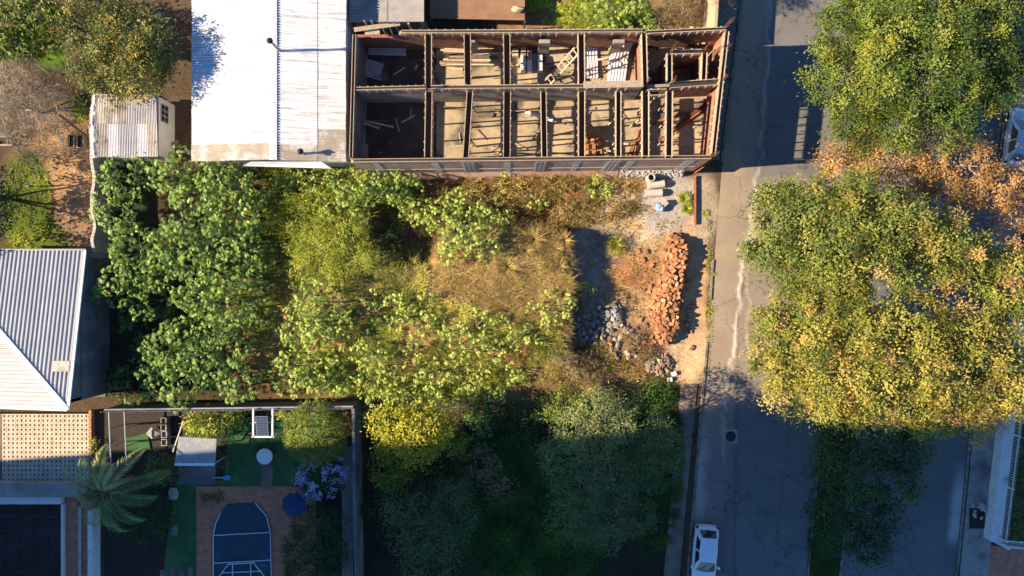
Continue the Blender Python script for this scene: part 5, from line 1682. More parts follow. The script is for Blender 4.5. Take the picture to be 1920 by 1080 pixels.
tag(o, 'round tan sack lying on the brown lean-to roof', 'sack')
# front boundary wall north of the shell
a, b = W(1341, 66, 2.8), W(1350, -80, 2.8)
m = MB(); m.bar((a.x, a.y, 1.35), (b.x, b.y, 1.35), .2, 2.9); m.solo('boundary_wall', M['tan_block'], 'tall ochre boundary wall running along the road from the shell corner', 'wall')

# ------------------------------------------------------------------ east side: low wall, fence, gate
a, b = W(1866, 1016, .9), W(1930, 480, .9)
rt = thing('low_wall', 'low broad pale wall beside the far pavement', 'wall', (a.x, a.y, 0))
m = MB(); m.bar((a.x, a.y, .4), (b.x, b.y, .4), .55, 1.0); m.build('wall', M['plaster_white'], rt)
m = MB(); m.bar((a.x, a.y, .93), (b.x, b.y, .93), .72, .07); m.build('coping', M['plaster_white'], rt)
fa, fb = W(1888, 1016, 1.7), W(1925, 720, 1.7)
rt = thing('picket_fence', 'pale metal picket fence behind the low wall', 'fence', (fa.x, fa.y, 0))
for zz_ in (.3, 1.6):
    m = MB(); m.bar((fa.x, fa.y, zz_), (fb.x, fb.y, zz_), .05, .05); m.build('rail', M['plaster_white'], rt)
mp = MB(); mp.box(-.014, .014, -.014, .014, .05, 1.75); me = mp.mesh('picket'); me.materials.append(M['plaster_white'])
for i in range(66):
    c = fa.lerp(fb, (i + .5) / 66); o = link(bpy.data.objects.new('picket', me)); o.parent = rt; o.location = Vector((c.x + .045, c.y, 0)) - rt.location
for i in range(4):
    c = fa.lerp(fb, i / 3); m = MB(); m.bar((c.x - .05, c.y, -.05), (c.x - .05, c.y, 1.8), .09, .09); m.build('post', M['plaster_white'], rt)
flat('brick_drive', [(1852, 1022), (1990, 1040), (1990, 1140), (1842, 1140)], -.05, .07, 'brick_paver')
g0, g1 = W(1890, 1026, 1.5), W(1990, 1034, 1.5)
rt = thing('white_gate', 'white metal gate closing the brick drive beside the fence', 'gate', (g0.x, g0.y, 0))
for zz_ in (.2, 1.5):
    m = MB(); m.bar((g0.x, g0.y, zz_), (g1.x, g1.y, zz_), .08, .08); m.build('rail', M['white_paint'], rt)
for i in range(14):
    c = g0.lerp(g1, i / 13); m = MB(); m.bar((c.x, c.y, .08), (c.x, c.y, 1.5), .03, .03); m.build('bar', M['white_paint'], rt)
m = MB(); m.bar((g0.x - .1, g0.y, -.05), (g0.x - .1, g0.y, 1.75), .16, .16); m.build('post', M['plaster_white'], rt)
# broken tree pit in the far pavement
c = W(1832, 972, .1)
m = MB(); m.box(c.x - .55, c.x + .55, c.y - .7, c.y + .7, .09, .115); o = m.build('tree_pit', M['soil_dark']); tag(o, 'square soil tree pit with broken edge in the far pavement', 'tree pit')
scatter(14, 1836, 955, 18, 16, .25, .5, RK_PALE, 'broken pale paving piece beside the tree pit', 'rubble', 'broken paving by the tree pit', seed=9)
for o in bpy.data.objects:
    if o.get('group') == 'broken paving by the tree pit': o.location.z += .08

# ------------------------------------------------------------------ cars
def car(loc, rz, paint, label):
    root = thing('parked_car', label, 'car', loc, None, rz)
    # stations along x (front +): half width, shoulder height, crown
    st = [(-1.98, .60, .66, .02), (-1.93, .74, .84, .03), (-1.75, .80, .92, .03), (-1.2, .83, .93, .02), (-.4, .84, .92, .02), (.4, .84, .91, .02), (.95, .83, .90, .05), (1.4, .81, .83, .07), (1.75, .75, .73, .07), (1.93, .62, .62, .05), (1.99, .5, .5, .02)]
    V = []; F = []
    ring = 11
    for x, w, zs, cr in st:
        pts = [(-w * .9, .22), (-w * .99, .40), (-w, zs * .72), (-w * .965, zs - .05), (-w * .86, zs + cr * .4), (0, zs + cr)]
        full = pts + [(-a, b) for a, b in pts[-2::-1]]
        V += [(x, a, b) for a, b in full]
    for i in range(len(st) - 1):
        for k in range(ring - 1):
            F.append((i * ring + k, (i + 1) * ring + k, (i + 1) * ring + k + 1, i * ring + k + 1))
        F.append((i * ring, i * ring + ring - 1, (i + 1) * ring + ring - 1, (i + 1) * ring))
    F.append(tuple(range(ring))); F.append(tuple((len(st) - 1) * ring + k for k in range(ring - 1, -1, -1)))
    m = MB(); m.add(V, F); o = m.build('body', M[paint], root, smooth=True, local=True)
    sb = o.modifiers.new('s', 'SUBSURF'); sb.levels = 2; sb.render_levels = 2
    # cabin: lower ring at the belt, upper ring at the roof
    def cab(x, w, z): return (x, w, z)
    lo = [(-1.72, .62, .90), (-1.55, .73, .91), (-.5, .76, .91), (.55, .75, .91), (1.02, .70, .88)]
    hi = [(-1.36, .50, 1.38), (-1.22, .55, 1.42), (-.4, .58, 1.46), (.15, .56, 1.43), (.25, .52, 1.41)]
    V = []
    for s_ in (-1, 1):
        V += [(x, s_ * w, z) for x, w, z in lo] + [(x, s_ * w, z) for x, w, z in hi]
    V += [(x, 0, z + .035) for x, w, z in hi]
    V += [(-1.80, 0, .93), (1.10, 0, .92)]
    F = []
    for b, sgn in ((0, 1), (10, -1)):
        for k in range(4): F.append((b + k, b + k + 1, b + 5 + k + 1, b + 5 + k)[::sgn])
        for k in range(4): F.append((b + 5 + k, b + 5 + k + 1, 20 + k + 1, 20 + k)[::sgn])
        F.append((b + 4, 26, 24, b + 9)[::sgn]); F.append((b + 0, b + 5, 20, 25)[::sgn])
    m = MB(); m.add(V, F); cabin = m.build('roof', M[paint], root, smooth=False, local=True, bevel=.02)
    # glass panes a little proud of the cabin faces
    def pane(name, quad, shrink=(.92, .86), off=.012):
        q = [Vector(p) for p in quad]; c = sum(q, Vector()) / len(q)
        n = (q[1] - q[0]).cross(q[2] - q[0]).normalized()
        if n.dot(c - Vector((-.3, 0, .9))) < 0: n = -n
        mm = MB(); mm.add([c + (p - c) * shrink[0] + n * off for p in q], [tuple(range(len(q)))]); return mm.build(name, M['glass_dark'], root, local=True)
    for s_ in (-1, 1):
        pane('side_window', [(-1.42, s_ * .735, .95), (-.52, s_ * .755, .95), (-.46, s_ * .595, 1.40), (-1.14, s_ * .565, 1.375)], (.93, .9), .014)
        pane('side_window', [(-.44, s_ * .757, .95), (.62, s_ * .742, .94), (.12, s_ * .578, 1.385), (-.38, s_ * .595, 1.40)], (.93, .9), .014)
    mm = MB(); mm.add([(1.0, -.66, .915), (1.075, 0, .945), (1.0, .66, .915), (.30, .49, 1.405), (.30, 0, 1.435), (.30, -.49, 1.405)], [(0, 1, 4, 5), (1, 2, 3, 4)]); mm.build('windscreen', M['glass_dark'], root, local=True)
    mm = MB(); mm.add([(-1.74, -.58, .945), (-1.80, 0, .975), (-1.74, .58, .945), (-1.40, .47, 1.375), (-1.40, 0, 1.405), (-1.40, -.47, 1.375)], [(5, 4, 1, 0), (4, 3, 2, 1)]); mm.build('rear_window', M['glass_dark'], root, local=True)
    for v_ in (root.children[-1], root.children[-2]):
        for q in v_.data.vertices: q.co.z += .02
    for sx in (-1.28, 1.22):
        for s_ in (-1, 1):
            def disc(r0, r1, w0, w1, nm, mt, par):
                mm = MB(); n = 20; P = []
                for (r, y) in ((r1, w0), (r0, w0), (r0, w1), (r1, w1)):
                    for k in range(n):
                        t = 2 * math.pi * k / n; P.append((sx + r * math.cos(t), s_ * y, .30 + r * math.sin(t)))
                F_ = [(q * n + k, q * n + (k + 1) % n, ((q + 1) % 4) * n + (k + 1) % n, ((q + 1) % 4) * n + k) for q in range(4) for k in range(n)]
                mm.add(P, F_); return mm.build(nm, M[mt], par, local=True)
            wh = disc(.30, .19, .66, .85, 'wheel', 'rubber', root)
            disc(.19, .02, .70, .83, 'rim', 'alloy', wh)
        
    for s_ in (-1, 1):
        mm = MB(); mm.add([(1.70, s_ * .60, .76), (1.90, s_ * .52, .66), (1.93, s_ * .36, .66), (1.72, s_ * .40, .79)], [(0, 1, 2, 3)]); mm.v = [(x + .012, y, z + .02) for x, y, z in mm.v]; mm.build('headlight', M['lamp_clear'], root, local=True)
        mm = MB(); mm.box(-1.97, -1.80, min(s_ * .60, s_ * .79), max(s_ * .60, s_ * .79), .70, .86); mm.build('tail_light', M['tail_red'], root, local=True, bevel=.03)
        mm = MB(); mm.box(.66, .84, min(s_ * .80, s_ * 1.0), max(s_ * .80, s_ * 1.0), .90, 1.03); mm.build('mirror', M[paint], root, local=True, bevel=.03)
        mm = MB(); mm.bar((-1.6, s_ * .80, .45), (1.6, s_ * .80, .45), .1, .09); mm.build('side_trim', M['black_plastic'], root, local=True)
    mm = MB(); mm.tube([(-1.0, 0, 1.46), (-1.15, 0, 1.72)], [.012, .008], 5); mm.build('aerial', M['black_plastic'], root, local=True)
    mm = MB(); mm.box(-2.03, -1.95, -.27, .27, .5, .62); mm.build('number_plate', M['white_paint'], root, local=True)
    return root
p = W(1322, 1040, .7); car((p.x, p.y, .02), math.radians(-94.5), 'car_white', 'white hatchback parked at the kerb beside the vacant lot')
p = W(1913, 255, .9); car((p.x, p.y, .10), math.radians(80), 'car_silver', 'silver car parked on the far pavement under the tree')
# ------------------------------------------------------------------ overgrown lot: castor-like shrubs
THICKET = [(226, 328, 46, 3.4), (214, 398, 44, 3.3), (238, 462, 44, 3.4), (214, 530, 42, 3.2), (256, 574, 26, 3.0), (318, 326, 40, 3.4),
           (400, 332, 46, 3.4), (446, 345, 40, 3.2), (358, 372, 38, 3.2), (404, 392, 44, 3.3), (462, 398, 36, 2.9), (300, 464, 40, 3.4), (344, 438, 42, 3.3), (398, 452, 46, 3.4),
           (452, 462, 42, 3.1), (250, 520, 36, 3.1), (300, 505, 40, 3.1), (352, 500, 42, 3.3), (408, 512, 44, 3.3), (462, 524, 42, 3.0), (368, 560, 44, 3.3), (420, 575, 46, 3.3), (470, 585, 36, 2.8),
           (300, 655, 40, 3.2), (344, 625, 36, 3.0), (362, 668, 42, 3.2), (284, 706, 34, 3.0), (330, 722, 44, 3.3), (386, 700, 32, 3.0), (418, 652, 40, 3.2), (440, 712, 44, 3.2), (402, 624, 34, 3.0)]
for i, (x, y, r, h) in enumerate(THICKET):
    lb, gp = (('tall star-leaved shrub standing against the wavy wall and driveway edge', 'thicket shrubs by the wavy wall') if x < 270 and y < 600 else
              ('tall star-leaved shrub below the shed and the white-roofed house', 'thicket shrubs below the white roof') if y < 405 else
              ('tall star-leaved shrub at the thicket end near the pool garden wall', 'thicket shrubs near the garden wall') if y > 610 else
              ('tall star-leaved shrub in the closed heart of the dense thicket', 'thicket shrubs in the heart'))
    castor(x, y, r, h, lb, gp, 100 + i, dens=3.0, rr=.46, tint=.42 + .14 * rnd.random())
for i, (x, y, r, h) in enumerate([(250, 605, 34, 1.5), (292, 560, 40, 1.6), (230, 722, 34, 1.2), (205, 706, 22, 1.0), (262, 738, 24, 1.1), (262, 660, 26, 1.0), (300, 600, 30, 1.3)]):
    castor(x, y, r, h, 'low shaded shrub on the dark ground between thicket and driveway', 'low shaded shrubs by the driveway', 180 + i, dens=2.0, tint=.25)
MIDS = [(655, 335, 40, 2.6), (668, 372, 36, 2.4), (700, 340, 34, 2.4), (738, 338, 30, 2.4), (745, 372, 26, 2.2), (775, 345, 20, 2.0)]
for i, (x, y, r, h) in enumerate(MIDS):
    castor(x, y, r, h, 'bright star-leaved shrub growing under the south wall of the shell', 'star-leaved shrubs under the shell wall', 200 + i, dens=3.2, rr=.40, tint=.58)
for i, (x, y, r, h) in enumerate([(585, 560, 44, 2.5), (610, 600, 42, 2.3), (560, 610, 40, 2.3), (590, 632, 32, 2.0), (640, 580, 24, 1.6)]):
    castor(x, y, r, h, 'grey-green star-leaved shrub in the clump in the middle of the lot', 'shrubs in the middle clump', 220 + i, 'castor_pale', dens=3.4, rr=.35, tint=.50)
for i, (x, y, r, h) in enumerate([(548, 690, 38, 2.3), (580, 722, 38, 2.3), (600, 690, 30, 2.0), (636, 722, 24, 1.8), (530, 722, 22, 1.8)]):
    castor(x, y, r, h, 'pale green star-leaved shrub against the outside of the garden wall', 'shrubs outside the garden wall', 240 + i, 'castor_pale', dens=3.2, rr=.40, tint=.52)
for i, (x, y, r, h) in enumerate([(785, 396, 32, 1.9), (752, 372, 20, 1.2), (735, 450, 16, .8), (830, 402, 36, 2.2), (878, 398, 44, 2.2), (925, 410, 36, 1.9), (860, 448, 40, 2.0), (900, 452, 34, 1.8), (842, 478, 22, 1.6)]):
    castor(x, y, r, h, 'star-leaved shrub in the wide clump above the dark pit', 'shrubs above the pit', 260 + i, 'castor_pale', dens=3.4, rr=.36, tint=.54)
SPARSE = [(745, 570, 26, 1.3), (770, 600, 32, 1.3), (808, 606, 28, 1.2), (725, 600, 20, 1.2), (690, 660, 34, 1.6), (725, 690, 36, 1.6), (700, 730, 34, 1.7), (760, 735, 38, 1.7), (790, 690, 26, 1.4),
          (822, 706, 36, 1.5), (870, 652, 38, 1.5), (848, 625, 24, 1.2), (900, 614, 30, 1.2), (868, 710, 30, 1.5), (880, 745, 34, 1.6), (830, 752, 32, 1.6), (925, 745, 26, 1.4), (1050, 578, 34, 1.4), (1002, 578, 20, 1.1), (985, 640, 28, 1.2), (945, 610, 22, 1.1), (700, 765, 30, 1.6), (735, 770, 26, 1.6), (650, 640, 24, 1.1), (770, 650, 24, 1.1), (930, 655, 24, 1.1), (960, 700, 20, 1.0), (800, 560, 18, .9), (690, 560, 20, 1.0), (800, 740, 28, 1.5), (905, 700, 24, 1.2), (680, 700, 22, 1.4), (1030, 610, 20, 1.0)]
for i, (x, y, r, h) in enumerate(SPARSE):
    lb, gp = (('light green star-leaved shrub near the bank edge above the grey stones', 'sparse shrubs near the bank edge') if x > 975 else
              ('light green star-leaved shrub in the strip along the shaded south lot', 'sparse shrubs along the south lot') if y > 670 else
              ('sparse light green star-leaved shrub on the dry grass of the lot', 'sparse shrubs on the dry grass'))
    castor(x, y, r, h, lb, gp, 280 + i, 'castor_pale', dens=2.4, rr=.32, tint=.62)
for i, (x, y, r, h) in enumerate([(945, 342, 18, 1.0), (1118, 350, 24, 1.0), (1138, 352, 14, .8), (1010, 372, 20, .9), (1098, 545, 16, .6), (560, 330, 30, 1.6), (520, 355, 26, 1.4), (595, 345, 30, 1.5), (615, 390, 24, 1.4)]):
    castor(x, y, r, h, 'small bright green leafy weed at the edge of the cleared ground', 'small leafy weeds', 320 + i, 'castor_pale', dens=3.6, rr=.30, tint=.56)
for i, (x, y, r, h) in enumerate([(1135, 22, 34, 1.9), (1188, 18, 34, 2.0), (1150, 45, 18, 1.4), (1215, 30, 18, 1.5)]):
    castor(x, y, r, h, 'large-leaved blue-green plant behind the north wall of the shell', 'large-leaved plants behind the shell', 340 + i, 'castor_pale', dens=2.4, rr=.55, tint=.40)

# feathery yellow-green weeds
def bush(name, label, px, py, r, h, lm, seed, cat='bush', group=None, leaf=.14, ratio=.4, dens=7., k=14, tint=.5, csig=.2, tsd=.16, low=-.1, **kw):
    rng = np.random.default_rng(seed)
    g = G(px, py); p = W(px, py, g.z + h * .6); g = Vector((p.x, p.y, float(terrain(p.x, p.y))))
    root = thing(name, label, cat, g, group)
    rm = r / S * .95
    nl = max(1, int(rm * 2.2))
    lob = []
    if nl <= 2: lob = [((g.x, g.y, g.z + h * .5), rm, h * .5)]
    else:
        for i in range(nl + 2):
            a = rng.uniform(0, 6.28); q = rm * .55 * math.sqrt(rng.random())
            lob.append(((g.x + math.cos(a) * q, g.y + math.sin(a) * q, g.z + h * rng.uniform(.42, .55)), rm * rng.uniform(.42, .6), h * rng.uniform(.4, .48)))
    V, F, T = crown_arrays(lob, rng, dens, k, leaf, ratio, csig, tint, tsd, .3, low, **kw)
    V[:, 2] = np.maximum(V[:, 2], g.z + .03)
    npmesh('foliage', V, F, L[lm], root, T)
    m = MB()
    for l in lob: m.tube([g - Vector((0, 0, .1)), Vector(l[0])], [.05, .02], 5)
    m.build('stem', M['bark'], root, smooth=True)
    return root
for i, (x, y, r, h) in enumerate([(560, 400, 40, 1.3), (610, 420, 44, 1.3), (560, 450, 40, 1.2), (620, 468, 38, 1.2), (660, 440, 34, 1.1), (580, 500, 36, 1.1), (640, 510, 30, .9), (540, 365, 30, 1.2), (600, 375, 32, 1.2), (525, 420, 26, 1.1), (690, 480, 24, .9), (500, 480, 24, 1.1)]):
    bush('feathery_weed', 'feathery yellow-green weed bush on the open middle of the lot', x, y, r, h, 'weed', 400 + i, 'weed', 'feathery weeds in the middle of the lot', leaf=.2, ratio=.2, dens=9, k=20, tint=.45, csig=.2)
for i, (x, y, r, h) in enumerate([(1080, 690, 30, .9), (1060, 670, 22, .8), (1115, 700, 24, .7), (1185, 640, 26, .6), (1205, 660, 20, .6)]):
    bush('dead_bush', 'dry brown twiggy bush at the edge of the rubble', x, y, r, h, 'dry', 420 + i, 'bush', 'dry bushes by the rubble', leaf=.30, ratio=.08, dens=10, k=18, tint=.4, csig=.22)
for i, (x, y, r, h) in enumerate([(1085, 350, 26, .6), (1160, 345, 22, .5), (1040, 345, 26, .6), (990, 350, 30, .7), (1060, 395, 26, .6), (985, 395, 26, .7), (1160, 462, 18, .5), (1060, 335, 20, .5), (1190, 335, 14, .4)]):
    bush('grassy_weed', 'low tawny weed clump between the shell wall and the drive', x, y, r, h, 'drygrass', 440 + i, 'weed', 'tawny weed clumps by the drive', leaf=.26, ratio=.12, dens=8, k=16, tint=.42, csig=.2)

# big grass tufts on the bank
def tuft(px, py, r, n, seed, label, group=None, lm='drygrass', tint=.6, droop=.8):
    rng = np.random.default_rng(seed)
    b = G(px, py)
    root = thing('grass_tuft', label, 'grass tuft', b, group)
    rm = r / S
    a = rng.uniform(0, 6.28, n); ln = rm * rng.uniform(.6, 1.15, n); el = np.radians(rng.uniform(20, 85, n))
    V = []; T = []
    segs = 3
    d = np.stack([np.cos(a), np.sin(a), np.zeros(n)], 1); s = np.stack([-np.sin(a), np.cos(a), np.zeros(n)], 1)
    P = np.array(b) + d * (rng.uniform(0, .12, n))[:, None] - np.array([0, 0, .02])
    prev = P; pw = np.full(n, .022)
    for k in range(segs):
        e = el - k * droop * .55
        nxt = prev + (d * np.cos(e)[:, None] + np.array([0, 0, 1]) * np.sin(e)[:, None]) * (ln / segs)[:, None]
        nxt[:, 2] = np.maximum(nxt[:, 2], b.z + .02)
        nw = pw * (.75 if k < segs - 1 else .1)
        V.append(np.stack([prev - s * pw[:, None], prev + s * pw[:, None], nxt + s * nw[:, None], nxt - s * nw[:, None]], 1))
        T.append(np.repeat((tint + rng.normal(0, .15, n))[:, None], 4, 1))
        prev = nxt; pw = nw
    V = np.concatenate(V).reshape(-1, 3); T = np.clip(np.concatenate(T).ravel(), 0, 1)
    npmesh('blades', V, np.arange(len(V)).reshape(-1, 4), L[lm], root, T)
for i, (x, y, r, n, t) in enumerate([(952, 500, 38, 260, .55), (1000, 450, 34, 240, .42), (1040, 466, 24, 160, .5), (1058, 450, 24, 170, .55), (1048, 500, 24, 160, .42), (985, 470, 26, 170, .45)]):
    tuft(x, y, r, n, 500 + i, 'tawny grass tuft with drooping blades on top of the bank', 'grass tufts on the bank', tint=t)
for i, (x, y, r, n) in enumerate([(1155, 460, 22, 260), (1108, 340, 20, 200), (1240, 345, 12, 120), (1282, 372, 16, 200), (1288, 392, 14, 160), (1322, 400, 8, 60), (1334, 515, 7, 50), (1327, 585, 8, 60)]):
    tuft(x, y, r, n, 540 + i, 'small grass tuft beside the drive and the kerb', 'small grass tufts by the drive', lm='weed', tint=.45)
tuft(880, 840, 36, 420, 560, 'dark green strappy-leaved clump in the shaded south lot', None, 'grass', .55, .6)

# ground cover as loose grass (nobody could count it)
def grass_field(name, label, n, cx, cy, rx, ry, l0, l1, lm, seed, tint=.5, lean=.6, wd=.04):
    rng = np.random.default_rng(seed)
    a = rng.uniform(0, 6.28, n); q = np.sqrt(rng.random(n))
    u = cx + np.cos(a) * q * rx; v = cy + np.sin(a) * q * ry
    dn = vnoise(u, v, 26.) * .6 + vnoise(u, v, 9.) * .4
    keep = (dn > .34 + .2 * rng.random(n)) & (ell(u, v, 775, 422, 64, 62, .3, .5) < .35 + .9 * rng.random(n)); u = u[keep]; v = v[keep]; dn = dn[keep]
    x = (u - 960) / S; y = (540 - v) / S
    P = np.stack([x, y, terrain(x, y) - .02], 1)
    t = tint + (vnoise(u, v, 40.) - .5) * .7 + rng.normal(0, .12, len(u))
    V, F, T = grass_arrays(P, rng.uniform(l0, l1, len(u)) * (.6 + .7 * dn), rng, lean, wd, t)
    o = npmesh(name, V, F, L[lm], None, T); tag(o, label, 'grass', kind='stuff')
grass_field('dry_grass', 'tawny dry grass matted over the open lot', 60000, 800, 570, 290, 150, .18, .5, 'drygrass', 1, .42, 1.1, .024)
grass_field('bank_grass', 'pale dry grass covering the top of the bank', 42000, 990, 515, 82, 85, .2, .65, 'drygrass', 2, .46, 1.4, .02)
grass_field('green_weeds', 'green and yellow weeds between the shrubs', 52000, 620, 480, 190, 220, .2, .5, 'weed', 3, .42, 1.0, .03)
grass_field('lower_weeds', 'yellow-green weeds over the lower middle of the lot', 42000, 800, 660, 260, 95, .2, .5, 'weed', 21, .45, 1.0, .03)
grass_field('edge_weeds', 'thin weeds along the foot of the shell wall', 13000, 1000, 375, 210, 55, .2, .5, 'drygrass', 4, .22, 1.0)
grass_field('lawn_grass', 'bright green grass in the yard corner', 14000, 50, 385, 48, 90, .10, .25, 'weed', 5, .35, .8)
grass_field('yard_litter', 'sparse dry grass on the yard soil', 1800, 120, 360, 60, 100, .06, .14, 'drygrass', 6, .45, 1.2)
grass_field('shade_grass', 'dark green grass in the shaded south lot', 46000, 1000, 960, 150, 150, .15, .45, 'grass', 7, .5, .8)
grass_field('verge_grass', 'dark green weeds along the verge of the south lot', 18000, 1235, 860, 45, 170, .15, .4, 'grass', 8, .45, .9)
grass_field('rubble_weeds', 'brown weeds over the rubble ground', 12000, 1140, 700, 110, 55, .15, .4, 'drygrass', 9, .3, 1.0)
grass_field('drive_weeds', 'thin dry weeds on the drive', 5000, 1190, 470, 90, 130, .08, .25, 'drygrass', 10, .5, 1.0)
grass_field('median_grass', 'dark grass on the planted median', 9000, 1545, 1000, 30, 90, .1, .3, 'grass', 11, .45, .9)
grass_field('back_weeds', 'weeds behind the north wall of the shell', 12000, 1090, 15, 100, 40, .2, .5, 'weed', 12, .45, .9)
grass_field('gutter_weeds', 'thin weeds in the gutter below the kerb', 1500, 1330, 560, 7, 170, .06, .15, 'weed', 13, .35, .8)

# ------------------------------------------------------------------ trees
# left top corner
tree('leafy_tree', 'dark glossy tree in the far corner behind the orange-tinged tree', 'tree', (60, 40),
     [(20, 30, 55, 5.0), (75, 20, 45, 5.2), (40, 80, 40, 4.4), (90, 60, 30, 4.2), (-10, 70, 40, 4.5)], 'treegreen', .16, seed=11, dens=5, k=16, leaf=.28, ratio=.5, csig=.28, tint=.5)
tree('orange_tinged_tree', 'large round tree with orange-tipped leaves between the shed and the white roof', 'tree', (225, 95),
     [(150, 50, 50, 5.6, .42), (165, 120, 48, 5.6, .42), (210, 30, 48, 6.0, .5), (215, 100, 55, 6.4, .5), (250, 135, 48, 6.2, .66), (270, 60, 48, 6.0, .5), (290, 115, 38, 5.4, .45), (215, 150, 40, 5.2, .5), (255, 100, 40, 6.5, .68), (175, 10, 40, 5.2, .4)],
     'orange', .24, seed=12, dens=4, k=34, leaf=.18, ratio=.45, csig=.26, tsd=.18, fill=3)
tree('bare_shrub', 'greyish leafless twiggy tree beside the green yard', 'tree', (50, 200),
     [(35, 140, 55, 3.4, .7), (60, 200, 55, 3.6, .6), (20, 210, 50, 3.4, .6), (85, 215, 35, 2.8, .35), (50, 262, 42, 2.6, .5), (90, 170, 28, 2.6, .3)],
     'twig', .13, seed=13, bark='bark_pale', dens=9, k=18, leaf=.42, ratio=.05, csig=.30, sub=8)
tree('edge_tree', 'dark tree leaning in over the shaded green yard corner', 'tree', (-60, 365),
     [(-20, 350, 36, 3.4), (-60, 330, 60, 4.6), (-60, 420, 70, 4.8), (-12, 395, 28, 2.8)], 'darkgreen', .18, seed=14, dens=5, k=16, leaf=.2, csig=.25)
tree('small_bare_tree', 'nearly leafless small tree on the bare yard soil', 'tree', (55, 350),
     [(52, 340, 26, 2.9)], 'twig', .06, seed=15, bark='bark_pale', dens=4, k=9, leaf=.30, ratio=.08, csig=.3, sub=10)
for i, (x, y, r) in enumerate(((140, 195, 9), (138, 178, 8), (158, 205, 9), (158, 222, 8), (55, 90, 14), (85, 90, 14))):
    bush('garden_plant', 'small round garden plant in the back yard beds', x, y, r, .5, 'weed' if i % 2 else 'greygreen', 600 + i, 'plant', 'small plants in the back yard beds', leaf=.14, dens=14, k=14, csig=.12)

# pool garden
bush('lime_bush', 'lit lime-green bush beside the clear canopy', 385, 800, 40, 2.2, 'weed', 620, leaf=.16, ratio=.6, dens=9, k=14, csig=.2, tint=.5)
bush('lime_bush', 'small green bush between clear canopy and garden wall', 432, 795, 24, 1.7, 'grass', 621, leaf=.16, ratio=.6, dens=9, k=14, csig=.2, tint=.6)
rb = np.random.default_rng(33)
tree('round_topiary', 'clipped round olive-green bush in the garden wall corner', 'bush', (585, 812), [(588, 815, 58, 3.1, .66)], 'treegreen', .08, seed=22, dens=34, k=20, leaf=.10, ratio=.6, csig=.12, tsd=.1, bumpy=.25, low=-.6, inner=.15)
fl = tree('lilac_shrub', 'shrub covered in white and lilac flowers by the garden path', 'shrub', (600, 895), [(600, 893, 40, 2.2), (580, 905, 26, 2.0), (622, 880, 26, 2.1)], 'darkgreen', .06, seed=23, dens=9, k=14, leaf=.16, ratio=.5, csig=.18)
V, F, T = crown_arrays(lobes_px([(600, 893, 42, 2.28), (580, 908, 28, 2.05), (622, 880, 28, 2.15)]), np.random.default_rng(5), 5.5, 22, .11, .9, .11, .68, .22, 0., -.1)
npmesh('blossom', V, F, L['lilac'], fl, T)
tree('pool_hedge', 'broad dark evergreen bush filling the corner between pool and path', 'bush', (590, 1030), [(590, 995, 44, 2.0), (560, 1035, 36, 1.9), (615, 1040, 40, 2.0), (580, 1075, 48, 2.0), (620, 985, 28, 1.8)], 'darkgreen', .08, seed=24, dens=12, k=16, leaf=.13, ratio=.6, csig=.16, tint=.5)
bush('shade_bush', 'pale-topped bush at the corner of the clear canopy', 305, 880, 28, 2.3, 'treegreen', 630, leaf=.13, dens=11, k=14, csig=.16, tint=.45)
tree('shade_bush', 'large dark bush between the palm and the green lawn', 'bush', (275, 965), [(262, 950, 40, 1.8), (285, 985, 36, 1.8), (250, 990, 36, 1.6), (295, 950, 24, 1.5)], 'darkgreen', .06, seed=25, dens=10, k=14, leaf=.14, ratio=.5, csig=.18, tint=.35)
bush('russet_bush', 'small reddish-brown bush beside the canopy floor', 417, 862, 15, .9, 'rustleaf', 631, leaf=.12, dens=14, k=14, csig=.12, tint=.1)
for i, (x, y) in enumerate(((384, 938), (408, 934), (505, 845), (485, 850))):
    bush('low_plant', 'low dark plant by the deck or table foot', x, y, 12, .4, 'grass', 640 + i, 'plant', 'low dark plants in the pool garden', leaf=.14, dens=14, k=12, csig=.12)
for i, (x, y, r, h) in enumerate(((440, 778, 20, 1.4), (530, 775, 14, 1.2), (180, 850, 9, .6), (178, 830, 8, .6))):
    bush('wall_plant', 'bright green plant growing along a garden wall', x, y, r, h, 'weed', 650 + i, 'plant', 'plants along the garden walls', leaf=.15, dens=10, k=12, csig=.16)

